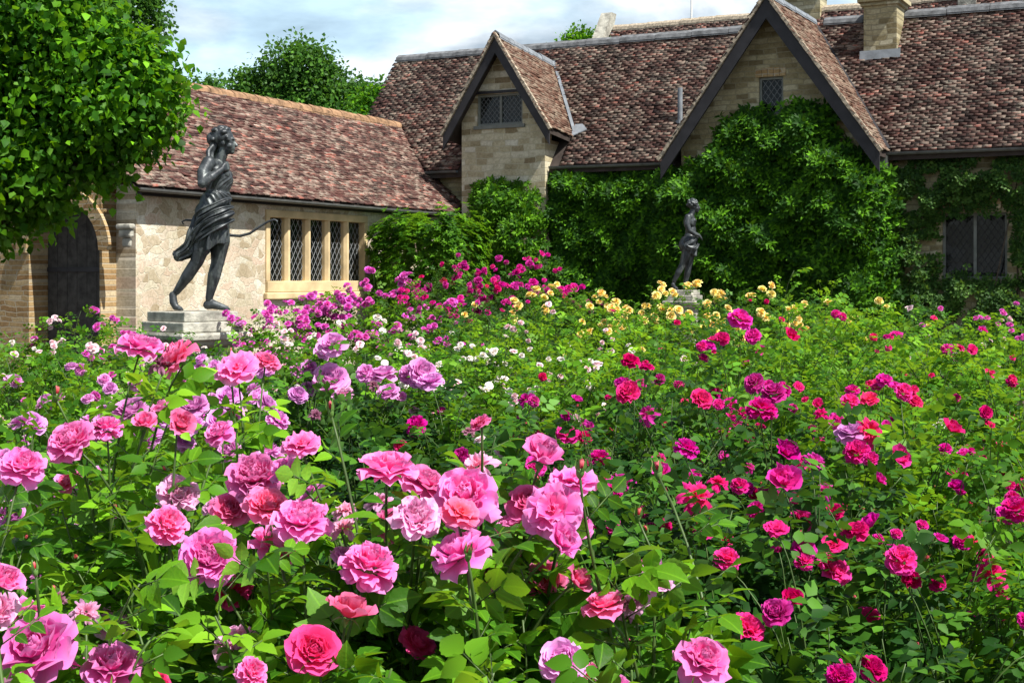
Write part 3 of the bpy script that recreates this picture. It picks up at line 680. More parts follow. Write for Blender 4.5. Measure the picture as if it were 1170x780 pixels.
# ---- rear house
rear = hthing('rear_house', 'taller tiled house rising behind the main ridge', 'house')
ru0 = U(702, 0, 8)[0]; RZ = 8.05; RE = 4.6; RVe = 5.2
mb = MB(); mb.box(ru0+.1, 15, RVe+.3, 10.7, 0, RE); mb.prism([(ru0+.1, RVe+.3, RE), (ru0+.1, 10.7, RE), (ru0+.1, 8, RZ-.15)], (.3, 0, 0)); mb.build('wall', M['stone_dark'], rear)
mb = MB(); mb.prism([(ru0, RVe, RE), (ru0, 8, RZ), (ru0, 10.8, RE), (ru0, 10.8, RE-.12), (ru0, 8, RZ-.14), (ru0, RVe, RE-.12)], (15.2-ru0, 0, 0)); rrf = mb.build('roof', M['sub'], rear)
rs = math.hypot(8-RVe, RZ-RE)
tiles((ru0, RVe, RE), (1, 0, 0), (0, (8-RVe)/rs, (RZ-RE)/rs), 15.2-ru0, rs, lambda a, b: (b < rs-.05) & (b > rs-2.6), 'roof_tiling', M['tile_red'], rrf)
capping(rrf, (ru0, 8, RZ+.05), (15, 8, RZ+.05), .45, .12, M['verge'])
mb = MB(); mb.prism([(ru0-.35, 8-2.0, RZ-2.46+.1), (ru0-.35, 8.1, RZ+.1), (ru0-.35, 8.25, RZ+.42), (ru0-.35, 7.95, RZ+.42), (ru0-.35, 8-2.0, RZ-2.46+.35)], (.3, 0, 0)); mb.build('coping', M['plinth'], rear)
c_ = MB(); c_.box(2.55, 3.55, 7.75, 8.35, 7.6, 8.42); c_ = c_.build('chimney', M['stone_dark'], rear); mb = MB(); mb.box(2.48, 3.62, 7.68, 8.42, 8.42, 8.5); mb.build('chimney_cap', M['board'], c_)
c_ = MB(); c_.box(6.7, 7.1, 7.8, 8.2, 7.6, 8.9); c_.build('chimney', M['plinth'], rear)
pu = U(790, 0, 8)[0]
mb = MB(); mb.tube([(pu, 8, 7.9), (pu, 8, 9.6)], .022, 8); mb.build('mast', plain('white pole', (.7, .7, .68), .5, .4, .1, 4, 0), rear)
# ------------------------------------------------------------------ statues
def blob_mesh(name, segs, balls, voxel, smooth_it=3, mat_=None, parent=None):
    """one continuous body: tapered limbs (a, b, ra, rb) and scaled balls (centre, (rx,ry,rz), rot) fused by a voxel remesh"""
    bm = bmesh.new()
    def ball(c, r, rot=None):
        mt = Matrix.Translation(Vector(c)) @ ((rot or Matrix.Identity(4)) @ Matrix.Diagonal((r[0], r[1], r[2], 1)))
        bmesh.ops.create_icosphere(bm, subdivisions=3 if max(r) > .05 else 2, radius=1, matrix=mt)
    for a, b, ra, rb in segs:
        a = Vector(a); b = Vector(b); l = (b-a).length; n_ = max(2, int(l/(min(ra, rb)*.32))+1)
        for i in range(n_+1):
            t = i/n_; r_ = ra+(rb-ra)*t; ball(a.lerp(b, t), (r_, r_, r_))
    for bl in balls: ball(bl[0], bl[1], bl[2] if len(bl) > 2 else None)
    me = bpy.data.meshes.new(name); bm.to_mesh(me); bm.free()
    o = bpy.data.objects.new(name, me); SC.collection.objects.link(o)
    rm = o.modifiers.new('r', 'REMESH'); rm.mode = 'VOXEL'; rm.voxel_size = voxel
    sm = o.modifiers.new('s', 'SMOOTH'); sm.factor = .5; sm.iterations = smooth_it
    dg = bpy.context.evaluated_depsgraph_get(); dg.update()
    me2 = bpy.data.meshes.new_from_object(o.evaluated_get(dg)); me2.name = name
    o.modifiers.clear(); o.data = me2; bpy.data.meshes.remove(me)
    me2.polygons.foreach_set('use_smooth', [True]*len(me2.polygons)); me2.materials.clear(); me2.materials.append(mat_)
    if parent: o.parent = parent
    return o
def rotY(deg): return Matrix.Rotation(math.radians(deg), 4, 'Y')
def rotX(deg): return Matrix.Rotation(math.radians(deg), 4, 'X')
def hand(segs, wrist, tip, spread, r=.011, curl=(0, 0, -.02)):
    w_ = Vector(wrist); t = Vector(tip); d = t-w_; sp = Vector(spread).normalized(); cu = Vector(curl)
    palm = w_+d*.5
    for k in range(4):
        o_ = sp*((k-1.5)*.019); ln = (.92, 1.0, .96, .78)[k]
        a = palm+o_*.9; b = w_+d*(.5+.3*ln)+o_+cu*.35; c = w_+d*(.5+.52*ln)+o_+cu
        segs += [(w_+o_*.4, a, .02, .017), (a, b, r+.001, r), (b, c, r, r*.85)]
    th = palm+sp*-.035+cu*.4; segs += [(w_+sp*-.012, w_+d*.3+sp*-.03, .016, .013), (w_+d*.3+sp*-.03, w_+d*.62+sp*-.045+cu*.6, .012, .010)]
def loft(name, rings, mat_, parent, k=120, sub=10, closed=True, seed=0):
    """cloth: rings = (cx, cy, cz, rx, ry, amp, nfold, twist, tilt)"""
    rings = np.array(rings, float); m = len(rings); t = np.linspace(0, m-1, (m-1)*sub+1)
    cols = []
    for c in range(rings.shape[1]):
        y = rings[:, c]; i = np.clip(t.astype(int), 0, m-2); f = t-i
        y0 = y[np.maximum(i-1, 0)]; y1 = y[i]; y2 = y[i+1]; y3 = y[np.minimum(i+2, m-1)]
        cols.append(.5*((2*y1)+(-y0+y2)*f+(2*y0-5*y1+4*y2-y3)*f*f+(-y0+3*y1-3*y2+y3)*f**3))
    cx, cy, cz, rx, ry, am, nf, tw, ti = cols
    th = np.linspace(0, 2*PI, k, endpoint=False); rr = np.random.default_rng(seed); ph = rr.uniform(0, 6.28, 6)
    V = []
    for j in range(len(t)):
        tt = th+tw[j]
        f = np.sin(nf[j]*tt+ph[0])*.55+np.sin(nf[j]*.53*tt+ph[1]+j*.05)*.35+np.sin(nf[j]*1.9*tt+ph[2]-j*.04)*.3
        f = np.sign(f)*np.abs(f)**.8
        a = 1+am[j]*f
        x = cx[j]+rx[j]*a*np.cos(th); y = cy[j]+ry[j]*a*np.sin(th); z = cz[j]+ti[j]*np.cos(th)*rx[j]+.012*np.sin(5*th+ph[3]+j*.2)*(am[j]*6)
        V.append(np.stack([x, y, z], 1))
    n_ = len(t); V = np.concatenate(V); F = [(j*k+i, j*k+(i+1) % k, (j+1)*k+(i+1) % k, (j+1)*k+i) for j in range(n_-1) for i in range(k)]
    F.append(tuple(range(k-1, -1, -1))); F.append(tuple(range((n_-1)*k, n_*k)))
    mb = MB(); mb.add(V, F); return mb.build(name, mat_, parent, True)

def head(segs, balls, c, s=1.0, female=True):
    """head in profile facing +x, centre c; eyes at half height, nose, lips, chin, ear"""
    cx, cy, cz = c
    B_ = lambda x, y, z, rx, ry, rz, rot=None: balls.append(((cx+x*s, cy+y*s, cz+z*s), (rx*s, ry*s, rz*s), rot))
    B_(-.012, 0, .022, .088, .07, .082); B_(.022, 0, -.03, .06, .052, .075); B_(.052, 0, -.082, .026, .026, .022)   # skull, face, chin
    B_(.072, 0, .03, .012, .045, .012); segs.append(((cx+.076*s, cy, cz+.012*s), (cx+.097*s, cy, cz-.026*s), .0085*s, .014*s))  # brow, nose
    B_(.074, 0, -.052, .013, .022, .007); B_(.071, 0, -.064, .012, .019, .007)                                       # lips
    for sg in (-1, 1):
        B_(.058, sg*.028, .004, .014, .014, .010); B_(.036, sg*.035, -.03, .03, .022, .028); B_(-.012, sg*.068, -.01, .016, .01, .026)
def curls(name, c, parent, extra, n_=90, seed=3, s=1.0):
    rr = random.Random(seed); segs = []; balls = []
    cx, cy, cz = c
    balls.append(((cx-.02*s, cy, cz+.035*s), (.098*s, .084*s, .085*s)))
    for i in range(n_):
        a = rr.uniform(0, 2*PI); e = rr.uniform(-.35, 1.5)
        x = -.025+.1*math.cos(e)*math.cos(a); y = .088*math.cos(e)*math.sin(a); z = .035+.088*math.sin(e)
        if x > .045 and z < .075: continue
        balls.append(((cx+x*s, cy+y*s, cz+z*s), (rr.uniform(.014, .024)*s,)*3))
    segs += extra
    return blob_mesh(name, segs, balls, .0065, 1, M['statue'], parent)
def tapered(segs, pts, rad):
    for i in range(len(pts)-1): segs.append((pts[i], pts[i+1], rad[i], rad[i+1]))

st1 = at(219, 355, 12.3)
s1 = empty('statue', (st1[0], st1[1], st1[2]), 0, label='large dark statue of a striding huntress in a draped tunic holding a bow', cat='statue', group='dark garden statues')
OX = .183
def q1(x, y, z): return (x+OX, y, z)
segs = []; balls = []
head(segs, balls, q1(.115, .0, 1.475), 1.0)
tapered(segs, [q1(.055, 0, 1.30), q1(.095, 0, 1.41)], [.056, .048])
balls += [(q1(.03, 0, 1.20), (.105, .155, .135)), (q1(.02, 0, 1.28), (.075, .165, .05)), (q1(.045, 0, 1.07), (.088, .125, .12)), (q1(.03, 0, .95), (.10, .15, .11)), (q1(.015, 0, .86), (.12, .165, .12)),
          (q1(.115, -.065, 1.19), (.05, .052, .05)), (q1(.115, .065, 1.19), (.05, .052, .05)), (q1(-.05, -.07, .86), (.09, .085, .1)), (q1(-.05, .07, .86), (.09, .085, .1))]
tapered(segs, [q1(.0, -.165, 1.285), q1(-.035, -.215, 1.20), q1(-.03, -.27, 1.10)], [.058, .052, .042])
tapered(segs, [q1(-.03, -.27, 1.10), q1(.04, -.24, 1.155), q1(.115, -.14, 1.235)], [.044, .042, .027])
hand(segs, q1(.115, -.14, 1.235), q1(.175, -.05, 1.285), (.3, .2, -1), .011, (-.03, .02, -.01))
tapered(segs, [q1(.05, .165, 1.27), q1(.07, .23, 1.14), q1(.05, .27, 1.01)], [.055, .047, .04])
tapered(segs, [q1(.05, .27, 1.01), q1(.06, .25, .90), q1(.06, .22, .79)], [.041, .038, .025])
hand(segs, q1(.06, .22, .79), q1(.07, .23, .69), (1, 0, .1), .011, (.0, -.03, .01))
# standing leg (far) and trailing leg (near)
tapered(segs, [q1(.02, .08, .84), q1(.05, .08, .62), q1(.03, .075, .43)], [.108, .088, .060])
tapered(segs, [q1(.03, .075, .43), q1(.0, .07, .31), q1(-.045, .07, .11)], [.058, .058, .034])
tapered(segs, [q1(-.06, .07, .05), q1(-.01, .07, .055), q1(.07, .065, .032), q1(.115, .06, .022)], [.040, .042, .030, .020])
tapered(segs, [q1(-.01, -.08, .84), q1(-.06, -.085, .62), q1(-.12, -.08, .43)], [.105, .085, .058])
tapered(segs, [q1(-.12, -.08, .43), q1(-.20, -.075, .31), q1(-.30, -.06, .17)], [.056, .054, .033])
tapered(segs, [q1(-.335, -.06, .14), q1(-.325, -.07, .075), q1(-.305, -.08, .035), q1(-.26, -.09, .022)], [.033, .036, .030, .020])
for y0, x0, z0, fx in ((.06, .12, .018, .03), (-.09, -.258, .018, .028)):
    for k in range(5): segs.append((q1(x0-.01, y0-.026+k*.013, z0), q1(x0+fx*(1-.14*k), y0-.03+k*.015, z0-.005), .0105, .008))
body = blob_mesh('body', segs, balls, .0065, 3, M['statue'], s1)
ex = []
tapered(ex, [q1(.01, 0, 1.50), q1(-.01, 0, 1.52)], [.06, .045])
for (a, b, c_) in ((0, -.03, 0), (.0, .03, .01), (-.02, -.05, .0)):
    tapered(ex, [q1(.03+a, b, 1.44), q1(.0+a, b*1.6, 1.39), q1(.01+a, b*2.3, 1.34), q1(-.03+a, b*2.6, 1.29)], [.022, .024, .018, .012])
tapered(ex, [q1(-.0, 0, 1.55), q1(.07, -.0, 1.585), q1(.12, 0, 1.56)], [.02, .024, .018])
curls('hair', q1(.105, 0, 1.485), body, ex)
# tunic: girdled, knee-length skirt blown back
loft('tunic', [
 (q1(.035, 0, 1.245)[0], -.01, 1.245, .112, .150, .015, 13, 0, -.25), (q1(.05, 0, 1.17)[0], 0, 1.17, .128, .145, .03, 15, .1, -.1), (q1(.05, 0, 1.09)[0], 0, 1.09, .108, .135, .04, 17, .1, 0), (q1(.045, 0, 1.045)[0], 0, 1.045, .098, .13, .02, 17, .1, 0),
 (q1(.035, 0, 1.01)[0], 0, 1.01, .118, .155, .07, 15, .15, .0), (q1(.015, 0, .90)[0], 0, .90, .135, .172, .065, 13, .2, .1), (q1(-.01, 0, .78)[0], 0, .78, .150, .178, .09, 12, .3, .22), (q1(-.015, 0, .68)[0], 0, .67, .145, .172, .12, 11, .45, .35), (q1(-.02, 0, .60)[0], 0, .60, .14, .17, .14, 11, .5, .45), (q1(-.01, 0, .60)[0], 0, .535, .125, .16, .15, 11, .6, .5), (q1(-.02, 0, .585)[0], 0, .60, .12, .15, .13, 11, .5, .45)], M['statue'], body, seed=4)
# overfold swag round the hips and the flying end behind
def swag(name, pts, rad, parent, folds=5, k=56, amp=.22, flat=1.0, seed=1):
    pts = [Vector(p) for p in pts]; rr = random.Random(seed); mb = MB(); V = []; n0 = len(pts); S_ = 8; P = []; Rd = []
    for i in range(n0-1):
        for j in range(S_):
            t = j/S_; p0 = pts[max(i-1, 0)]; p1 = pts[i]; p2 = pts[i+1]; p3 = pts[min(i+2, n0-1)]
            P.append(.5*((2*p1)+(-p0+p2)*t+(2*p0-5*p1+4*p2-p3)*t*t+(-p0+3*p1-3*p2+p3)*t**3)); Rd.append(rad[i]+(rad[i+1]-rad[i])*t)
    P.append(pts[-1]); Rd.append(rad[-1]); ph = rr.uniform(0, 6)
    for i, p in enumerate(P):
        d = (P[min(i+1, len(P)-1)]-P[max(i-1, 0)]).normalized(); a = d.cross(Vector((0, 1, 0.05))).normalized(); b = d.cross(a)
        for j in range(k):
            t = 2*PI*j/k; f = 1+amp*math.sin(folds*t+ph+i*.06)+amp*.5*math.sin(folds*2.0*t-i*.1)+.12*math.sin(i*.55+ph*3)
            V.append(tuple(p+(a*math.cos(t)+b*math.sin(t)*flat)*Rd[i]*f))
    n_ = len(P); F = [(i*k+j, i*k+(j+1) % k, (i+1)*k+(j+1) % k, (i+1)*k+j) for i in range(n_-1) for j in range(k)]+[tuple(range(k-1, -1, -1)), tuple(range((n_-1)*k, n_*k))]
    mb.add(V, F); return mb.build(name, M['statue'], parent, True)
swag('sash', [q1(.19, -.04, .86), q1(.14, -.15, .83), q1(.03, -.18, .78), q1(-.07, -.16, .71), q1(-.13, -.10, .61), q1(-.18, -.08, .53), q1(-.27, -.09, .475), q1(-.30, -.08, .44)], [.018, .03, .038, .046, .05, .048, .042, .014], body, 7, amp=.2, seed=2)
swag('sash', [q1(-.09, .1, .90), q1(-.12, -.06, .80), q1(-.15, -.10, .68), q1(-.20, -.1, .56), q1(-.29, -.06, .50), q1(-.33, -.05, .515)], [.02, .034, .04, .04, .034, .012], body, 6, amp=.24, seed=5)
swag('sash', [q1(.17, -.03, .98), q1(.12, -.14, .95), q1(.0, -.18, .89), q1(-.09, -.13, .84), q1(-.12, .0, .80)], [.012, .022, .026, .03, .02], body, 5, amp=.24, seed=8)
swag('sash', [q1(.18, -.02, .91), q1(.13, -.155, .885), q1(.01, -.195, .83), q1(-.08, -.155, .77), q1(-.13, -.1, .70)], [.012, .022, .028, .03, .02], body, 5, amp=.25, seed=11)
swag('sash', [q1(.185, .0, .80), q1(.12, -.13, .76), q1(.02, -.17, .70), q1(-.09, -.15, .63), q1(-.16, -.09, .56)], [.012, .022, .03, .03, .015], body, 5, amp=.28, seed=12)
mb = MB()
bowp = [q1(-.30, .2, .765), q1(-.315, .2, .79), q1(-.28, .2, .805), q1(-.22, .2, .80), q1(-.12, .2, .76), q1(.0, .2, .70), q1(.1, .2, .67), q1(.2, .2, .662), q1(.29, .2, .685), q1(.37, .2, .74), q1(.45, .2, .79), q1(.51, .2, .808), q1(.535, .2, .795), q1(.53, .2, .775)]
mb.tube(bowp, [.006, .008, .009, .011, .012, .014, .014, .013, .012, .011, .010, .009, .008, .006], 8); 
tag(mb.build('bow', M['statue'], body, True), label='thin recurved bow')
s1.rotation_euler = (0, 0, 0)

def pedestal(pos, rz, w_, ztop, label):
    e = empty('pedestal', (pos[0], pos[1], 0), rz, label=label, cat='pedestal', group='stone statue pedestals')
    h = w_/2; z = ztop-.004
    def slab(nm, hh, z0, z1, bev): mb = MB(); mb.box(-hh, hh, -hh, hh, z0, z1); return mb.build(nm, M['plinth'], e, bevel=bev)
    slab('cap', h, z-.085, z, .008); slab('cap', h+.035, z-.175, z-.087, .01)
    mb = MB(); prof = [(h+.075, z-.178), (h+.085, z-.20), (h+.08, z-.235), (h+.04, z-.26), (h+.03, z-.285), (h-.01, z-.31)]
    V = []
    for hh, zz in prof: V += [(-hh, -hh, zz), (hh, -hh, zz), (hh, hh, zz), (-hh, hh, zz)]
    n_ = len(prof); mb.add(V, [(i*4+j, (i+1)*4+j, (i+1)*4+(j+1) % 4, i*4+(j+1) % 4) for i in range(n_-1) for j in range(4)]+[(0, 1, 2, 3), tuple(range(n_*4-1, n_*4-5, -1))]); mb.build('cornice', M['plinth'], e)
    slab('shaft', h-.02, .2, z-.312, .01); slab('base', h+.07, 0, .198, .015)
    return e
pedestal(at(220, 355, 12.3), math.radians(-42), .56, st1[2], 'moulded stone pedestal under the large bow-holding statue')

st2 = at(786, 331, 25.0-1.6)
s2 = empty('statue', tuple(st2), 0, label='small dark statue of a standing youth with cloth round the hips before the evergreen climber', cat='statue', group='dark garden statues')
segs = []; balls = []
head(segs, balls, (.11, 0, 1.385), .95)
tapered(segs, [(.04, 0, 1.22), (.085, 0, 1.32)], [.055, .048])
balls += [((.03, 0, 1.13), (.105, .16, .14)), ((.02, 0, 1.2), (.07, .17, .05)), ((.045, 0, .99), (.092, .13, .12)), ((.03, 0, .87), (.10, .15, .11)), ((.01, 0, .80), (.115, .15, .10)), ((.09, -.06, 1.15), (.045, .07, .05)), ((.09, .06, 1.15), (.045, .07, .05))]
tapered(segs, [(-.02, -.17, 1.20), (-.04, -.21, 1.08), (.0, -.22, .98)], [.058, .05, .042]); tapered(segs, [(.0, -.22, .98), (.08, -.2, .93), (.165, -.14, .90)], [.043, .039, .026]); hand(segs, (.165, -.14, .90), (.22, -.08, .86), (0, 1, .2), .011, (.01, .02, -.03))
tapered(segs, [(.05, .17, 1.2), (.06, .2, 1.08), (.04, .22, .97)], [.056, .05, .042]); tapered(segs, [(.04, .22, .97), (.12, .18, .95), (.19, .10, .92)], [.042, .038, .026]); hand(segs, (.19, .10, .92), (.23, .03, .89), (0, 1, .2), .011, (0, -.02, -.03))
tapered(segs, [(.03, .08, .79), (.045, .08, .58), (.02, .07, .41)], [.10, .083, .058]); tapered(segs, [(.02, .07, .41), (.0, .07, .28), (-.04, .065, .10)], [.057, .056, .034]); tapered(segs, [(-.055, .065, .05), (.0, .06, .05), (.08, .055, .028), (.12, .05, .02)], [.038, .04, .03, .02])
tapered(segs, [(-.0, -.08, .79), (-.04, -.08, .58), (-.10, -.075, .41)], [.10, .082, .056]); tapered(segs, [(-.10, -.075, .41), (-.17, -.07, .29), (-.24, -.06, .14)], [.055, .052, .033]); tapered(segs, [(-.255, -.06, .09), (-.24, -.06, .045), (-.19, -.06, .02)], [.034, .036, .024])
b2 = blob_mesh('body', segs, balls, .0075, 3, M['statue'], s2)
curls('hair', (.10, 0, 1.395), b2, [], 70, 6, .95)
loft('loincloth', [(.03, 0, .885, .125, .165, .03, 9, 0, 0), (.02, 0, .85, .145, .185, .07, 9, .3, .15), (.0, 0, .76, .155, .185, .08, 8, .5, .1), (.0, 0, .68, .145, .18, .1, 8, .6, -.1), (.01, 0, .61, .125, .165, .12, 8, .8, -.35), (.02, 0, .60, .09, .12, .1, 8, .8, -.35)], M['statue'], b2, seed=9)
swag('swag', [(.14, -.1, .86), (.05, -.19, .80), (-.05, -.2, .74), (.02, -.21, .69), (.11, -.17, .70), (.16, -.08, .76)], [.02, .03, .035, .035, .03, .02], b2, 4, seed=3)
pedestal(at(782, 331, 23.4), math.radians(-28), .40, st2[2], 'pale stone pedestal under the small statue before the evergreen climber')
# ------------------------------------------------------------------ foliage masses
def inpoly(x, y, poly):
    ins = np.zeros(len(x), bool); n_ = len(poly)
    for i in range(n_):
        x1, y1 = poly[i]; x2, y2 = poly[(i+1) % n_]
        c = ((y1 > y) != (y2 > y)) & (x < (x2-x1)*(y-y1)/((y2-y1)+1e-12)+x1); ins ^= c
    return ins
def edged(x, y, poly):
    d = np.full(len(x), 9.0); n_ = len(poly)
    for i in range(n_):
        a = np.array(poly[i]); b = np.array(poly[(i+1) % n_]); ab = b-a
        t = np.clip(((x-a[0])*ab[0]+(y-a[1])*ab[1])/(ab@ab+1e-9), 0, 1); d = np.minimum(d, np.hypot(x-a[0]-t*ab[0], y-a[1]-t*ab[1]))
    return d
def lump(x, y, s=0):
    return (.8*np.sin(x*2.3+.9*y+s)+.6*np.sin(y*3.1-x*1.2+s*2)+np.sin(x*5.3-y*3.9+s)+.9*np.sin(x*3.1+y*6.3-s)+1.2*np.sin(8*x+s+np.sin(y*3))*np.sin(7*y+np.sin(x*4)))/7.6+.5
def climber(name, label, cat, px, v0, depth, leaf, mats, n_whorl, per, size, group=None, seed=0, up=.5, layers=1.0, stems=3, spread=1.0, gap=-1):
    rr = np.random.default_rng(seed); poly = [U(x, y, v0-depth*.6) for x, y in px]
    us = [p[0] for p in poly]; zs = [p[1] for p in poly]
    th = hthing(name, label, cat, group=group); S = Soup()
    u = rr.uniform(min(us), max(us), n_whorl*4); z = rr.uniform(max(.05, min(zs)), max(zs), n_whorl*4)
    jit = rr.normal(0, .07, len(u)); k = inpoly(u+jit, z+rr.normal(0, .07, len(u)), poly)&(lump(u*1.6, z*1.6, seed+2) > gap); u = u[k][:n_whorl]; z = z[k][:n_whorl]
    e = np.clip(edged(u, z, poly)/.45, .12, 1)**.6; lp = lump(u, z, seed)
    dd = depth*e*(.25+.85*lp); f = rr.random(len(u)); dd = dd*np.where(f < .62, 1, rr.uniform(.25, .9, len(u)))
    C = np.stack([u, v0-dd+rr.normal(0, .02, len(u)), z], 1)
    axis = nrm(np.stack([rr.normal(0, .35, len(u)), -np.ones(len(u))*.8, up+rr.normal(0, .3, len(u))], 1))
    tw = rr.random(len(u))
    for i in range(per):
        a = 2*PI*i/per+tw*6.28+rr.normal(0, .25, len(u))
        t1 = nrm(np.cross(axis, np.array([0.1, .2, 1.0]))); t2 = np.cross(axis, t1)
        rad = t1*np.cos(a)[:, None]+t2*np.sin(a)[:, None]
        D = rad*spread+axis*rr.uniform(.2, .9, len(u))[:, None]; N = axis-rad*.4+rr.normal(0, .2, C.shape)
        S.put(leaf, C+rad*.01, D, N, size*rr.uniform(.7, 1.15, len(u)), 0, np.clip(tw*.7+rr.random(len(u))*.35, 0, 1))
    S.build('foliage', mats, th)
    for s_ in range(stems):
        mb = MB(); ub = min(us)+(max(us)-min(us))*(s_+.5)/stems+rr.normal(0, .15); hh = max(zs)*.9
        pts = [(ub+.25*math.sin(j*1.3+s_), v0-.05-.1*math.sin(j), .0+hh*j/6*(.8+.2*rr.random())) for j in range(7)]
        pts = [p for p in pts if inpoly(np.array([p[0]]), np.array([max(p[2], min(zs)+.1)]), poly)[0] or p[2] < .5]
        if len(pts) > 2: mb.tube(pts, list(np.linspace(.035, .01, len(pts))), 6); mb.build('stem', M['bark'], th, True)
    return th
G_ = 'evergreen climbers trained on the house front'
climber('evergreen_climber', 'big glossy evergreen climber filling the wall under the large gable', 'climber', [(735, 420), (735, 205), (790, 190), (822, 140), (848, 120), (868, 128), (880, 140), (893, 122), (925, 112), (945, 130), (952, 158), (1000, 185), (1018, 215), (1018, 330), (1030, 420)], -.2, .7, LONG, [M['magnolia']], 7000, 7, .125, G_, 3)
climber('evergreen_climber', 'long evergreen climber under the eaves between the drainpipe and the large gable', 'climber', [(614, 420), (614, 193), (640, 188), (700, 192), (765, 190), (765, 420)], .28, .65, LONG, [M['magnolia']], 4800, 7, .11, G_, 5)
climber('evergreen_climber', 'narrow clipped evergreen climber at the foot of the small gable wall', 'climber', [(528, 420), (532, 212), (560, 204), (590, 208), (606, 222), (616, 250), (618, 420)], -.22, .55, LONG, [M['evergreen_lit']], 2400, 7, .10, G_, 6)
def hedge(label, cx, cy, Y, rx, ry, h, seed, rz=0):
    c = at(cx, HOR, Y); th = empty('evergreen_shrub', (c[0], c[1], 0), rz, label=label, cat='shrub'); rr = np.random.default_rng(seed); n_ = 3600
    d = nrm(rr.normal(0, 1, (n_, 3))); d[:, 2] = np.abs(d[:, 2]); p = np.sign(d)*np.abs(d)**.42; p = p/np.max(np.abs(p), 1, keepdims=True)**.6
    lp = .86+.22*lump(p[:, 0]*3, p[:, 2]*3+p[:, 1]*2, seed); C = p*np.array([rx, ry, h])*lp[:, None]*rr.uniform(.8, 1.0, n_)[:, None]
    S = Soup(); tw = rr.random(n_); ax = nrm(d+np.array([0, 0, .5])+rr.normal(0, .25, (n_, 3)))
    for i in range(7):
        a = 2*PI*i/7+tw*6; t1 = nrm(np.cross(ax, np.array([.1, .2, 1.]))); t2 = np.cross(ax, t1); rad = t1*np.cos(a)[:, None]+t2*np.sin(a)[:, None]
        S.put(LONG, C, rad+ax*rr.uniform(.3, .9, n_)[:, None], ax-rad*.4, .10*rr.uniform(.7, 1.1, n_), 0, np.clip(tw*.7+rr.random(n_)*.35, 0, 1))
    S.build('foliage', [M['evergreen_lit']], th)
    for s_ in range(3):
        mb = MB(); mb.tube([(.1*s_-.1, 0, 0), (.2*s_-.2, .05, h*.4), (.4*s_-.4, .1, h*.8)], [.03, .025, .01], 6); mb.build('stem', M['bark'], th, True)
hedge('rounded evergreen shrub below the end of the wing eaves right of the leaded lights', 492, 0, 25.9, .98, .8, 2.9, 8, -HA)
climber('climbing_rose', 'sparse climbing rose with small pale flowers around the casement window', 'climber', [(1010, 430), (1008, 200), (1030, 178), (1080, 182), (1110, 172), (1180, 178), (1180, 232), (1160, 240), (1152, 240), (1120, 240), (1084, 243), (1069, 256), (1071, 330), (1090, 312), (1120, 322), (1180, 322), (1180, 430)], .28, .45, ROSE_LO, [M['creeper']], 3600, 5, .07, None, 9, .4, stems=2, spread=1.2, gap=.30)
climber('climbing_rose', 'climbing rose on the strip of wall right of the casement window', 'climber', [(1153, 330), (1156, 236), (1180, 230), (1200, 330)], .28, .35, ROSE_LO, [M['creeper']], 300, 5, .07, None, 12, .4, stems=2, gap=.4)

def tree(name, label, cat, base, trunk_h, blobs, leaf, m, n_leaf, size, seed, tr=.3, group=None, droop=.3, shell=.8, nlimb=5):
    """blobs: (cx,cy,cz,r) relative to the base; leaves lie in clumps on each blob"""
    rr = np.random.default_rng(seed); th = empty(name, tuple(base), 0, label=label, cat=cat, group=group)
    mb = MB(); top = np.mean([b[:3] for b in blobs], 0)
    mb.tube([(0, 0, -.1), (top[0]*.1, top[1]*.1, trunk_h*.5), (top[0]*.35, top[1]*.35, trunk_h), (top[0]*.7, top[1]*.7, (trunk_h+top[2])/2), tuple(top)], [tr*1.2, tr*.9, tr*.8, tr*.5, tr*.2], 10)
    mb.build('trunk', M['bark'], th, True)
    for i in range(nlimb):
        b = blobs[(i*len(blobs))//nlimb]; mb = MB(); s0 = np.array([top[0]*.35, top[1]*.35, trunk_h*(.8+.04*i)]); e = np.array(b[:3]); md = (s0+e)/2+np.array([0, 0, -.1*b[3]])
        mb.tube([tuple(s0), tuple(md), tuple(e)], [tr*.45, tr*.3, tr*.1], 7); mb.build('limb', M['bark'], th, True)
    vol = np.array([b[3]**2 for b in blobs]); cnt = (vol/vol.sum()*n_leaf).astype(int); S = Soup()
    for b, c in zip(blobs, cnt):
        nc = max(3, c//14); d = nrm(rr.normal(0, 1, (nc, 3))); q = np.array(b[:3])+d*b[3]*(rr.uniform(shell-.25, 1.08, nc)[:, None]); q[:, 2] -= 0
        C = np.repeat(q, 14, 0)+rr.normal(0, size*1.1, (nc*14, 3)); dd = np.repeat(d, 14, 0)
        D = nrm(dd*.5+rr.normal(0, .7, dd.shape)+np.array([0, 0, -droop])); N = nrm(dd*.7+np.array([0, 0, .6])+rr.normal(0, .6, dd.shape))
        S.put(leaf, C, D, N, size*rr.uniform(.45, 1.25, len(C)), 0, np.clip(np.repeat(rr.random(nc), 14)*.6+rr.random(len(C))*.45, 0, 1))
    S.build('crown', [m], th); return th
def px_blobs(lst, Y, base, rr, sub=0):
    out_ = []
    for px, py, r in lst:
        p = at(px, py, Y+rr.uniform(-1, 1)*r/FPX*Y*.5)-base; out_.append((*p, r/FPX*Y))
    return out_
rr0 = random.Random(4)
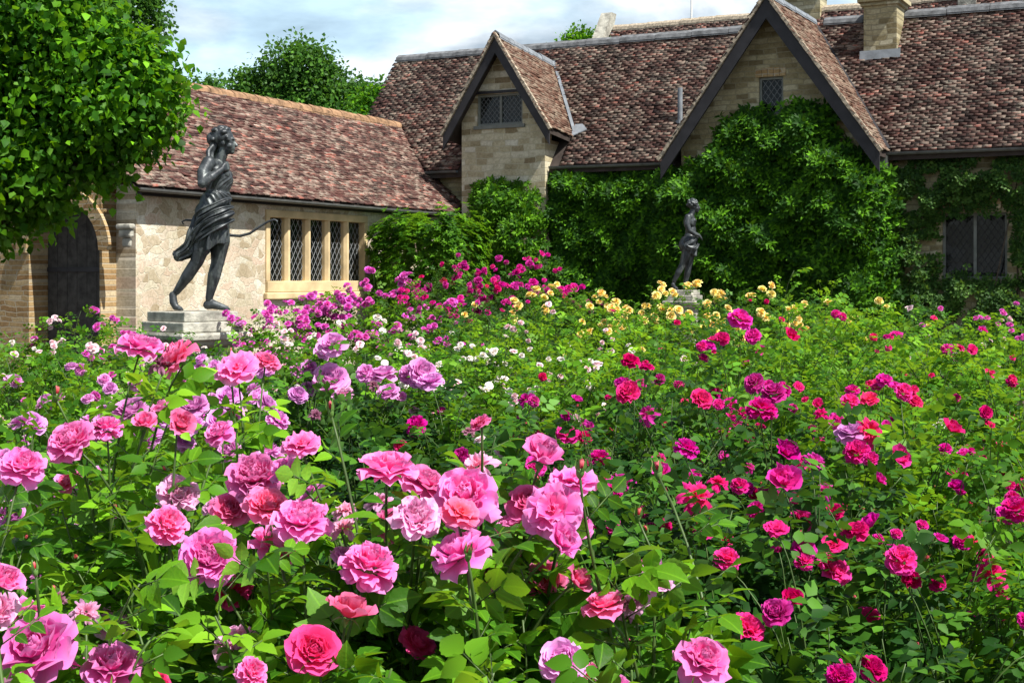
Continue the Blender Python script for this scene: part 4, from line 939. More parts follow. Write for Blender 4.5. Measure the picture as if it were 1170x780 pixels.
# big leafy lime on the left
bs = np.array([-5.75, 14.2, 0])
lst = [(20, 60, 80), (72, 40, 70), (60, 130, 85), (125, 105, 68), (-20, 170, 85), (145, 80, 44), (20, 205, 60), (100, 165, 52), (150, 135, 48), (180, 115, 28), (172, 155, 27), (170, 70, 30), (-30, 60, 90), (20, -20, 80), (5, 255, 24), (52, 225, 26), (-60, 240, 60), (-60, 0, 90), (118, 195, 24), (100, 20, 34), (190, 100, 20), (-30, 280, 26)]
tree('lime_tree', 'big leafy lime tree overhanging the arched door on the left', 'tree', bs, 2.4, px_blobs(lst, 14.2, bs, rr0), HEART, M['lime'], 32000, .096, 21, .16, None, .35)
# trees beyond the roofs
for (nm, lab, Y, X, lst, nl_, m_, sd, sz) in (
 ('oak_tree', 'broad dark green tree above the low wing roof', 62, 345, [(345, 100, 42), (310, 112, 36), (385, 118, 36), (330, 78, 28), (360, 78, 26), (285, 105, 22), (410, 120, 26), (300, 130, 30), (370, 140, 40), (275, 98, 14), (420, 108, 14), (342, 62, 16), (330, 130, 40)], 22000, 'wood_leaf', 31, .22),
 ('oak_tree', 'dark tree top rising behind the lime tree at the top left', 40, 140, [(150, 18, 34), (115, 5, 40), (180, 22, 16), (120, 50, 40), (80, 20, 40), (165, -12, 25)], 9000, 'wood_leaf', 32, .16),
 ('oak_tree', 'small distant tree peeping up between the lime tree and the broad dark tree', 75, 236, [(236, 104, 16), (215, 110, 18), (255, 108, 12), (230, 125, 22)], 3000, 'wood_leaf', 33, .24),
 ('oak_tree', 'light green tree at the left end of the main roof ridge', 52, 428, [(428, 112, 14), (415, 122, 16), (434, 128, 18), (420, 145, 20)], 3000, 'lime', 34, .18),
 ('oak_tree', 'distant tree crown just showing above the main roof ridge', 66, 665, [(665, 48, 13), (650, 52, 12), (682, 50, 12), (668, 62, 20)], 3000, 'lime', 35, .2)):
    b_ = at(X, HOR, Y); b_[2] = 0
    tree(nm, lab, 'tree', b_, 4.5, px_blobs(lst, Y, b_, rr0), BROAD, M[m_], nl_, sz, sd, .3, 'trees beyond the roofs')

# ------------------------------------------------------------------ roses: bloom meshes
def petal_grid(n_u, n_v): 
    u, v = np.meshgrid(np.linspace(-1, 1, n_u), np.linspace(0, 1, n_v), indexing='ij'); return u.ravel(), v.ravel()
def bloom_mesh(name, rings, material, seed, nu=5, nv=6, ruffle=.1, messy=.1):
    """rings: (count, length, width, base radius, angle at base, angle at tip, cup, lift) angles from the axis in degrees; unit radius 1"""
    rr = np.random.default_rng(seed); u, v = petal_grid(nu, nv); V = []; F = []; RG = []; AL = []; n0 = 0; nr = len(rings)
    for ri, (cnt, ln, wd, r0, a0, a1, cup, lift) in enumerate(rings):
        off = rr.uniform(0, 6.28)
        for c in range(cnt):
            th = off+2*PI*c/cnt+rr.normal(0, .12+messy*.5); l_ = ln*rr.uniform(.88, 1.1); w_ = wd*rr.uniform(.88, 1.12)
            A0 = math.radians(a0+rr.normal(0, 60*messy)); A1 = math.radians(a1+rr.normal(0, 130*messy))
            ts = np.linspace(0, 1, 24); ang = A0+(A1-A0)*ts**1.3; rc = np.concatenate([[0], np.cumsum(np.sin(ang)[:-1])])/23*l_; zc = np.concatenate([[0], np.cumsum(np.cos(ang)[:-1])])/23*l_
            vv = v*(1-.20*u*u)
            rad = r0+np.interp(vv, ts, rc); hz = lift+np.interp(vv, ts, zc); an = np.interp(vv, ts, ang)
            wid = w_*np.sin(PI/2*np.minimum(1, vv*1.25+.18))*(1-.30*vv**4); x = u*wid
            rf_ = ruffle*l_*vv**2*(np.sin(u*rr.uniform(3, 6)+rr.uniform(0, 6))+.6*np.sin(u*9+rr.uniform(0, 6)))*.6
            inw = -cup*(u*u)*wid*.7+rf_                    # along the petal's normal (towards the axis side)
            nx, nz = -np.cos(an), np.sin(an)
            rad2 = rad-inw*0+inw*(-nx)*-1; hz2 = hz+(-inw)*nz*1.0
            rad2 = rad+(-inw)*nx
            # wrap inner petals around the axis
            wrap = np.clip(1-rad2/(.55), 0, 1)*.7; aa = x/np.maximum(rad2, .16)*wrap
            px = rad2*np.cos(aa)+0; py = rad2*np.sin(aa)+x*(1-wrap)
            X = px*math.cos(th)-py*math.sin(th); Y = px*math.sin(th)+py*math.cos(th)
            V.append(np.stack([X, Y, hz2], 1)); RG.append(np.full(len(u), min(1, max(0, max(0, ri-1)/max(1, nr-2)+rr.normal(0, .08))))); AL.append(v)
            for i in range(nu-1):
                for j in range(nv-1): F.append((n0+i*nv+j, n0+(i+1)*nv+j, n0+(i+1)*nv+j+1, n0+i*nv+j+1))
            n0 += len(u)
    V = np.concatenate(V); L_ = np.array(F).ravel()
    return fast_mesh(name, V, L_, np.full(len(F), 4), material, None, True, {'ring': np.concatenate(RG), 'along': np.concatenate(AL)})
FL_ = (6, .34, .26, .0, 86, 74, .1, .1)
ENG = [FL_, (4, .42, .20, .03, 5, -25, .6, .12), (6, .46, .24, .09, 10, -20, .6, .1), (7, .50, .27, .17, 14, -14, .55, .08), (8, .54, .30, .25, 20, 0, .5, .05), (9, .60, .36, .30, 34, 25, .45, .02), (8, .70, .42, .30, 52, 55, .35, 0), (7, .82, .48, .28, 72, 82, .25, -.02), (6, .88, .52, .24, 88, 112, .15, -.04)]
ENG2 = [FL_, (4, .34, .2, .03, 10, -35, .7, .15), (6, .42, .26, .08, 15, -30, .7, .12), (7, .52, .32, .14, 24, -18, .6, .07), (8, .62, .42, .2, 40, 5, .55, .02), (6, .74, .5, .22, 62, 38, .4, 0), (5, .86, .56, .2, 84, 88, .2, -.03), (4, .9, .56, .18, 100, 125, .1, -.05)]
OPEN = [FL_, (8, .24, .12, .06, 30, 10, .5, .08), (7, .55, .36, .12, 55, 60, .4, .04), (7, .78, .46, .16, 72, 88, .25, 0), (6, .88, .52, .16, 88, 118, .1, -.03)]
POM = [(6, .34, .26, .0, 86, 74, .1, .2), (5, .36, .2, .03, 0, -30, .6, .3), (7, .42, .22, .12, 15, 0, .5, .28), (9, .46, .24, .22, 35, 25, .45, .24), (10, .5, .26, .30, 58, 55, .4, .16), (10, .52, .28, .34, 80, 92, .3, .06), (9, .52, .3, .32, 100, 135, .2, -.04), (7, .45, .28, .26, 115, 160, .2, -.1)]
SMALL = [(5, .4, .26, .06, 10, -10, .6, .2), (7, .55, .34, .18, 38, 30, .5, .14), (8, .7, .4, .24, 68, 78, .35, .05), (6, .75, .44, .24, 88, 112, .2, -.02)]
HALF = [(4, .4, .2, .02, 4, -25, .6, .1), (6, .6, .34, .08, 12, -18, .7, .05), (6, .78, .46, .12, 28, 5, .6, .02), (5, .86, .5, .14, 52, 46, .4, 0)]
SPENT = [(6, .5, .2, .08, 20, 60, .3, .15), (7, .7, .22, .12, 50, 130, .2, .05), (6, .9, .26, .14, 80, 175, .1, 0)]
BUD = [(3, .75, .36, .03, 4, -14, 1.0, 0), (4, .8, .38, .10, 22, -32, 1.0, 0)]
BL = {}
def reg(kind, forms, m_, nv=3, nu=6, nvv=6, ruf=.12, messy=.1):
    BL[kind] = [bloom_mesh(kind.replace(' ', '_')+'_bloom', forms[i % len(forms)], P_[m_], hash(kind) % 97*0+i*13+len(kind)*7+1, nu, nvv, ruf, messy) for i in range(nv)]
reg('pink', [ENG, ENG2, ENG, OPEN, HALF, ENG, POM, HALF, ENG2], 'pink', 9, 8, 8, .26, .13); reg('coral', [ENG2, HALF, ENG, OPEN], 'coral', 5, 8, 8, .24, .14); reg('blush', [ENG, SPENT, ENG2], 'blush', 4, 8, 8, .34, .2)
reg('deep', [ENG, POM], 'deep', 3, 6, 6, .16, .12)
reg('magenta', [POM, ENG, POM, HALF], 'magenta', 5, 6, 6, .3, .16); reg('crimson', [ENG, OPEN, POM, HALF, SPENT], 'crimson', 5, 6, 6, .3, .18); reg('purple', [POM, SPENT, ENG], 'purple', 3, 5, 5, .22, .16)
reg('lilac', [ENG, POM, ENG2], 'lilac', 4, 5, 5, .2, .12); reg('mauve', [SMALL, POM], 'mauve', 3, 4, 4, .15, .12)
reg('white', [SMALL, OPEN], 'white', 2, 4, 4, .15, .12); reg('palepink', [SMALL, OPEN, POM], 'palepink', 3, 4, 4, .15, .12); reg('yellow', [SMALL, ENG2], 'yellow', 3, 4, 4, .15, .1)
reg('faded', [SPENT], 'faded', 2, 5, 5, .4, .25); BL['bud'] = [bloom_mesh('rose_bud', BUD, P_['bud'], 3, 5, 6, .05, .03)]
# calyx: a green hip with five sepals, unit scale
def calyx_mesh():
    mb = MB(); mb.tube([(0, 0, -.36), (0, 0, -.28), (0, 0, -.16), (0, 0, -.04), (0, 0, .02)], [.03, .10, .15, .12, .10], 8)
    for i in range(5):
        a = 2*PI*i/5; c, s = math.cos(a), math.sin(a)
        pts = [(.10, -.02, .09), (.24, .0, .08), (.38, -.10, .05), (.5, -.24, .004)]; V = []
        for r_, z_, w_ in pts: V += [(r_*c-w_*s, r_*s+w_*c, z_), (r_*c+w_*s, r_*s-w_*c, z_)]
        mb.add(V, [(0, 1, 3, 2), (2, 3, 5, 4), (4, 5, 7, 6)])
    o = mb.build('calyx', M['sepal'], None, True); me = o.data; bpy.data.objects.remove(o); return me
def budcalyx_mesh():
    mb = MB(); mb.tube([(0, 0, -.5), (0, 0, -.38), (0, 0, -.2), (0, 0, 0), (0, 0, .2)], [.05, .17, .24, .26, .25], 8)
    for i in range(5):
        a = 2*PI*i/5; c, s = math.cos(a), math.sin(a); V = []
        for r_, z_, w_ in ((.27, .1, .16), (.36, .38, .13), (.32, .68, .07), (.4, .98, .01)): V += [(r_*c-w_*s, r_*s+w_*c, z_), (r_*c+w_*s, r_*s-w_*c, z_)]
        mb.add(V, [(0, 1, 3, 2), (2, 3, 5, 4), (4, 5, 7, 6)])
    o = mb.build('calyx', M['sepal'], None, True); me = o.data; bpy.data.objects.remove(o); return me
CALYX = calyx_mesh(); BCALYX = budcalyx_mesh()

def add_bloom(parent, pos, axis, size, kind, rr, calyx=False):
    """size = diameter in metres"""
    me = rr.choice(BL[kind]); nm = 'bud' if kind == 'bud' else ('spent_bloom' if kind == 'faded' else 'bloom')
    o = bpy.data.objects.new(nm, me); q = Vector(axis).to_track_quat('Z', 'Y')
    o.rotation_mode = 'QUATERNION'; from mathutils import Quaternion
    o.rotation_quaternion = q @ Quaternion((0, 0, 1), rr.uniform(0, 6.28)); r_ = size/2/(.52 if kind == 'bud' else .95); 
    o.location = pos; o.scale = (r_*rr.uniform(.93, 1.07), r_*rr.uniform(.93, 1.07), r_*rr.uniform(.85, 1.1)); link(o, parent)
    if calyx or kind == 'bud':
        c = bpy.data.objects.new('calyx', BCALYX if kind == 'bud' else CALYX); link(c, o); c.location = (0, 0, 0 if kind == 'bud' else -.05)
    return o
# ------------------------------------------------------------------ rose bushes
FOL = {}
def bez(a, b, c, n_):
    t = np.linspace(0, 1, n_)[:, None]; a, b, c = map(lambda q: np.array(q, float), (a, b, c)); return (1-t)**2*a+2*t*(1-t)*b+t*t*c
def rose_bush(label, px, Y, top, R_, blooms=(), hero=(), lod=1, m='leaf', shoots=60, seed=0, low=.25, lean=0, gcol=None, cat='rose bush', share=None):
    """px, Y: where it stands; top: picture row its foliage reaches; blooms: (kind, count, size, spread); hero: (px, py, diameter px, kind, dy)"""
    rr = random.Random(seed*7+13); ng = np.random.default_rng(seed+100)
    H = (EYE+(HOR-top)/FPX*Y)*(1.05 if lod == 2 else 1.02 if lod else 1); shoots = int(shoots*(.92 if lod == 1 else 1)); base = at(px, HOR, Y); base[2] = 0; bx, by = base[0], base[1]
    root = empty('rose_bush', (bx, by, 0), 0, label=label, cat=cat, group='rose bushes filling the bed')
    tips = []; S = Soup(); tw = MB(); canes = []
    for i in range(7 if lod < 2 else 5):
        a = 2*PI*i/7+rr.uniform(-.3, .3); r_ = R_*rr.uniform(.25, .6); h_ = H*rr.uniform(.55, .8)
        p = bez((.06*math.cos(a), .06*math.sin(a), -.02), (.1*math.cos(a), .1*math.sin(a), h_*.6), (r_*math.cos(a), r_*math.sin(a), h_), 9); canes.append(p)
        mb = MB(); mb.tube([tuple(x) for x in p], list(np.linspace(.006, .0035, 9)), 6 if lod < 2 else 4); mb.build('cane', M['cane'], root, True)
    allc = np.concatenate([c[3:] for c in canes])
    def shoot(tip, n_leaf, rad=.0028, straight=False, leaf_from=.25, fill=False):
        tip = np.array(tip); d = allc-tip; dd = np.hypot(d[:, 0], d[:, 1])*1.2+np.abs(d[:, 2]+.32); o_ = allc[np.argmin(dd)]
        if tip[2]-o_[2] < .05: o_ = o_*np.array([1, 1, .8])
        mid = np.array([(o_[0]*.5+tip[0]*.5), (o_[1]*.5+tip[1]*.5), o_[2]*.25+tip[2]*.75])+ng.normal(0, .02, 3)
        p = bez(o_, mid, tip, 7); tw.tube([tuple(x) for x in p], list(np.linspace(rad*1.5, rad*.7, 7)), 5 if lod == 0 else 3)
        if fill: n_leaf = max(n_leaf, int(np.linalg.norm(tip-o_)/spacing))
        k = n_leaf; t = np.linspace(leaf_from, .97, k)+ng.normal(0, .02, k); t = np.clip(t, 0, .99)*6; i = t.astype(int); f = (t-i)[:, None]
        P = p[i]*(1-f)+p[i+1]*f; dr = nrm(p[i+1]-p[i]); return P, dr
    spacing = {0: .038, 1: .048, 2: .058}[lod]; ls = {0: .037, 1: .039, 2: .044}[lod]; tm = {0: ROSE_HI, 1: ROSE_MID, 2: ROSE_LO}[lod]
    PP = []; DD = []
    for i in range(shoots):
        a = rr.uniform(0, 2*PI); rad = R_*math.sqrt(rr.random())*1.0; q = rad/R_
        top_h = H*(1-.30*q**2.2)*(1-.22*rr.random()**1.5)*(rr.uniform(1.03, 1.13) if rr.random() < .13 else 1); 
        z = top_h if rr.random() < .62 else H*rr.uniform(low, .9)*(1-.1*q)
        if z < top_h*.8: rad = R_*rr.uniform(.6, 1.0)
        tip = (rad*math.cos(a), rad*math.sin(a), z)
        ln = rr.uniform(.3, .55); P, dr = shoot(tip, max(5, int(ln/spacing)), .0021); PP.append(P); DD.append(dr)
        if z >= top_h*.95 or q > .6: tips.append(np.array(tip))
    hs = []
    for (hx, hy, hd, kind, dy) in hero:
        p = at(hx, hy, Y+dy)-np.array([bx, by, 0]); size = hd/FPX*(Y+dy)*(.95 if lod == 0 else 1.08); ax = Vector((rr.uniform(-.6, .6), rr.uniform(-.9, .0), rr.uniform(.5, 1.0))).normalized()
        if kind == 'bud': ax = Vector((rr.uniform(-.2, .2), rr.uniform(-.3, .1), 1)).normalized()
        st = p-np.array(ax)*size*.2
        P, dr = shoot(tuple(st), max(4, int(.26/spacing)), .0026 if lod == 0 else .0020, leaf_from=.05, fill=True); k_ = int(len(P)*.86); PP.append(P[:k_]); DD.append(dr[:k_])
        if kind != 'none': add_bloom(root, tuple(p), ax, size, kind, rr, lod == 0)
    # compound leaves
    P = np.concatenate(PP); dr = np.concatenate(DD); n_ = len(P)
    az = ng.uniform(0, 2*PI, n_); hz = np.stack([np.cos(az), np.sin(az), np.zeros(n_)], 1)
    rd = nrm(hz+dr*.25+np.array([0, 0, .22])+ng.normal(0, .15, (n_, 3))); up = nrm(np.array([0, 0, 1.0])+ng.normal(0, .5, (n_, 3))+hz*.3); side = nrm(np.cross(rd, up)); up = np.cross(side, rd)
    rl = ls*ng.uniform(1.2, 1.9, n_); t0 = np.clip(np.repeat(ng.random(n_), 1), 0, 1); sz = ls*ng.uniform(.75, 1.2, n_)
    if Y < 1.9: rl = rl*.85; sz = sz*.82
    if lod == 0: sz = sz*ng.choice([.85, 1.0, 1.25], n_)
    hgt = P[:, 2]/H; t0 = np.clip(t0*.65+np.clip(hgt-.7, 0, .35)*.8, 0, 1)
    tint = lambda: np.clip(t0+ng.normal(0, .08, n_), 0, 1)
    droop = lambda k: np.array([0, 0, -.25*k])
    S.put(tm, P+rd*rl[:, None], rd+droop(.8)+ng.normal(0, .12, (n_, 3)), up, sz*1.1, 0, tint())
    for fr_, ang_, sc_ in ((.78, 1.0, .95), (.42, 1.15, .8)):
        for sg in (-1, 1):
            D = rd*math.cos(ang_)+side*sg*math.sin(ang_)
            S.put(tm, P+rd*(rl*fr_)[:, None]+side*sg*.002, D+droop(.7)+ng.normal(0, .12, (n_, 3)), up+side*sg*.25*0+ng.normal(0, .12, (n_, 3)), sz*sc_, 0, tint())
    if lod == 0:
        for i in range(0, n_): tw.tube([tuple(P[i]), tuple(P[i]+rd[i]*rl[i])], .0011, 3)
    S.addmb(tw, 1)
    S.build('foliage', [M[m] if lod else M['leaf_near'] if m == 'leaf' else M[m], M['stem']], root)
    # automatic blooms at visible tips
    view = lambda p: -p[1]*.6+p[2]*1.0
    tips.sort(key=lambda p: -(view(p)+rr.uniform(0, .5)*R_*2))
    ti = 0
    for (kind, cnt, size, clus) in blooms:
        k = 0; guard = 0
        while k < cnt and tips and guard < 500:
            guard += 1; t = tips[ti % len(tips)]; ti += 1
            nn = min(clus if clus > 1 else 1, cnt-k); nn = rr.randint(1, nn) if nn > 1 else 1
            for j in range(nn):
                off = np.array([rr.gauss(0, 1), rr.gauss(0, 1), rr.gauss(0, .5)])*(size*.62 if nn > 1 else .01)+np.array([0, 0, .02])
                p = t+off; ax = Vector((rr.uniform(-.5, .5)+p[0]*.4, rr.uniform(-1.1, .1)+p[1]*.3, rr.uniform(.4, 1.0))).normalized()
                add_bloom(root, tuple(p), ax, size*rr.uniform(.75, 1.15)*(.5 if kind == 'bud' else 1), kind, rr); k += 1
    return root

# ---------------- foreground, big pink roses (hero blooms given by place, size, colour)
HF = {
 'a': [(42, 742, 92, 'pink', .0), (2, 668, 66, 'pink', -.1), (128, 762, 66, 'pink', .05), (28, 702, 56, 'pink', .1), (98, 700, 42, 'blush', .2), (66, 684, 24, 'faded', .1), (40, 652, 16, 'bud', .0)],
 'b': [(160, 398, 50, 'pink', 0), (203, 409, 50, 'coral', .02), (184, 418, 34, 'faded', .0), (271, 421, 50, 'pink', .15), (304, 413, 30, 'coral', .3), (262, 404, 12, 'bud', .2)],
 'c': [(82, 504, 52, 'pink', 0), (25, 533, 52, 'pink', -.1), (6, 528, 40, 'lilac', .2), (122, 492, 46, 'pink', .1), (166, 486, 36, 'coral', .2), (205, 487, 44, 'coral', .1), (190, 601, 60, 'pink', -.2), (204, 564, 46, 'blush', .1), (78, 550, 30, 'coral', .3), (250, 495, 34, 'pink', .2), (64, 452, 16, 'bud', .1), (131, 583, 13, 'bud', .1), (190, 470, 40, 'pink', .3)],
 'd': [(344, 508, 48, 'pink', 0), (292, 545, 62, 'pink', .1), (330, 540, 50, 'pink', .05), (345, 596, 64, 'pink', -.1), (312, 625, 58, 'pink', -.05), (264, 582, 44, 'coral', .1), (305, 578, 50, 'coral', 0), (268, 675, 56, 'deep', .1), (378, 470, 16, 'bud', .1), (246, 578, 30, 'blush', .2), (395, 585, 34, 'blush', .1), (360, 570, 40, 'pink', .2)],
 'e': [(443, 537, 70, 'pink', .0), (484, 552, 56, 'pink', .08), (421, 650, 84, 'pink', -.1), (397, 704, 70, 'coral', -.15), (476, 592, 56, 'blush', -.05), (533, 568, 76, 'pink', .0), (526, 586, 48, 'coral', -.1), (527, 634, 76, 'pink', -.1), (546, 534, 50, 'blush', .15), (398, 640, 44, 'lilac', .1), (446, 600, 40, 'coral', .15), (548, 483, 28, 'coral', .05), (535, 634, 18, 'bud', -.2), (505, 560, 40, 'coral', .1), (590, 600, 44, 'pink', .05), (392, 604, 36, 'blush', .1)],
 'f': [(618, 526, 72, 'pink', 0), (655, 550, 60, 'pink', -.03), (632, 584, 72, 'pink', -.1), (604, 575, 52, 'coral', .0), (640, 622, 60, 'pink', -.15), (656, 665, 44, 'coral', -.05), (690, 692, 52, 'coral', -.1), (745, 660, 48, 'blush', .0), (722, 684, 40, 'blush', .0), (643, 757, 56, 'lilac', -.2), (674, 772, 34, 'coral', -.2), (663, 538, 22, 'bud', -.1), (608, 603, 44, 'pink', .1), (660, 600, 36, 'pink', .1), (588, 632, 30, 'pink', .1), (715, 700, 34, 'blush', .05), (729, 590, 16, 'bud', .2)],
 'g': [(803, 754, 62, 'pink', 0), (752, 540, 20, 'bud', .5)],
}
F_ = [
 # label, px, Y, top, R, blooms, hero, lod, leafmat, shoots
 ('leafy rose bush in the bottom left corner with the largest pink bloom', 30, 1.72, 715, .42, [('bud', 3, .04, 1), ('blush', 1, .06, 1)], HF['a'], 0, 'leaf', 80),
 ('tall pink rose with blooms rising in front of the stone pedestal', 225, 2.75, 560, .5, [('bud', 4, .04, 1), ('pink', 3, .07, 1), ('blush', 2, .07, 1)], HF['b'], 0, 'leaf_bright', 70),
 ('pink rose bush at the left edge with a row of layered blooms', 105, 2.45, 560, .5, [('bud', 4, .04, 1), ('blush', 2, .06, 1)], HF['c'], 0, 'leaf', 85),
 ('pink rose bush with a dense cluster of blooms left of the centre front', 305, 2.15, 590, .42, [('pink', 2, .08, 1), ('deep', 2, .07, 1), ('bud', 3, .04, 1)], HF['d'], 0, 'leaf', 75),
 ('pink rose bush front centre carrying the widest cluster of ruffled blooms', 475, 2.0, 610, .42, [('bud', 3, .04, 1), ('pink', 3, .08, 1), ('deep', 2, .07, 1), ('blush', 1, .07, 1)], HF['e'], 0, 'leaf', 80),
 ('pink rose bush right of the centre front with pale faded blooms low on its right', 645, 2.05, 620, .42, [('bud', 4, .04, 1), ('pink', 3, .08, 1), ('coral', 1, .06, 1), ('faded', 2, .05, 1)], HF['f'], 0, 'leaf', 80),
 ('low rose shoots at the bottom edge with a single pink bloom', 790, 1.95, 735, .36, [], HF['g'], 0, 'leaf', 42),
 ('low leafy rose growth along the bottom edge below the pink cluster', 560, 1.6, 725, .33, [], [], 0, 'leaf_bright', 46),
 ('light green rose growth low between the bottom left corner and the centre', 220, 1.75, 700, .36, [('faded', 1, .06, 1)], [(287, 770, 48, 'pink', 0)], 0, 'leaf_bright', 55),
 ('low leafy rose growth at the bottom edge under the coral bloom', 390, 1.65, 745, .3, [], [], 0, 'leaf', 40),
]
HM = {
 'h': [(870, 470, 42, 'magenta', 0), (884, 450, 34, 'purple', .1), (802, 456, 24, 'crimson', .1), (896, 519, 36, 'magenta', .1), (862, 438, 28, 'purple', .3)],
 'i': [(896, 553, 44, 'magenta', -.1), (930, 528, 28, 'purple', .1), (796, 570, 44, 'crimson', 0), (820, 552, 26, 'crimson', .1), (784, 514, 32, 'magenta', .3), (915, 595, 30, 'magenta', .1), (944, 560, 22, 'purple', .2)],
 'j': [(979, 517, 32, 'magenta', 0), (992, 492, 36, 'crimson', .1), (972, 494, 30, 'lilac', .1), (1025, 525, 36, 'magenta', 0), (971, 459, 24, 'magenta', .3), (993, 456, 22, 'crimson', .3), (1086, 492, 30, 'crimson', .2), (1032, 448, 24, 'magenta', .5)],
 'k': [(996, 601, 32, 'magenta', 0), (1030, 640, 40, 'magenta', -.1), (1041, 664, 28, 'crimson', -.1), (952, 650, 34, 'magenta', -.05), (952, 622, 30, 'crimson', .1), (1024, 610, 16, 'magenta', .1), (988, 702, 22, 'magenta', 0)],
 'l': [(830, 640, 34, 'magenta', 0), (854, 718, 38, 'crimson', -.1), (888, 700, 34, 'purple', -.1), (887, 604, 26, 'crimson', .1), (960, 774, 34, 'magenta', -.5), (806, 612, 20, 'magenta', .2)],
 'm': [(1133, 657, 42, 'crimson', 0), (1140, 684, 26, 'magenta', 0), (1162, 584, 40, 'magenta', 0), (1110, 706, 20, 'magenta', 0)],
 'n': [(845, 366, 32, 'magenta', -.3), (902, 386, 22, 'crimson', -.2), (860, 384, 16, 'magenta', .1)],
 'o': [(601, 457, 24, 'purple', 0), (740, 474, 30, 'purple', .1), (718, 448, 26, 'crimson', 0), (720, 412, 18, 'crimson', .4), (668, 500, 20, 'crimson', -.1), (648, 496, 22, 'magenta', 0), (685, 524, 26, 'magenta', -.1), (711, 552, 26, 'purple', 0), (702, 634, 26, 'magenta', -.1), (476, 487, 28, 'magenta', .2), (752, 528, 22, 'magenta', 0), (614, 500, 20, 'crimson', 0)],
 'p': [(760, 600, 18, 'crimson', 0), (672, 606, 20, 'crimson', .1), (702, 560, 22, 'magenta', 0), (577, 640, 20, 'crimson', -.3)],
 'li1': [(340, 424, 22, 'lilac', .2), (353, 420, 22, 'lilac', .1), (380, 393, 30, 'lilac', 0), (378, 434, 36, 'lilac', 0), (368, 404, 18, 'lilac', .1), (340, 451, 20, 'lilac', -.2), (352, 444, 16, 'lilac', .1)],
 'li2': [(418, 427, 26, 'lilac', 0), (438, 428, 28, 'lilac', 0), (444, 448, 22, 'lilac', -.1), (468, 428, 30, 'lilac', .05), (482, 426, 32, 'lilac', .0), (492, 436, 28, 'lilac', -.05), (476, 436, 22, 'lilac', 0), (458, 453, 16, 'lilac', 0), (392, 450, 22, 'blush', .1)],
 'li3': [(222, 464, 30, 'lilac', 0), (316, 482, 30, 'lilac', 0), (150, 470, 40, 'lilac', 0), (170, 500, 40, 'lilac', -.2), (36, 484, 28, 'lilac', 0), (290, 445, 20, 'lilac', .2), (214, 452, 20, 'lilac', .1), (300, 420, 20, 'lilac', .3)],
}
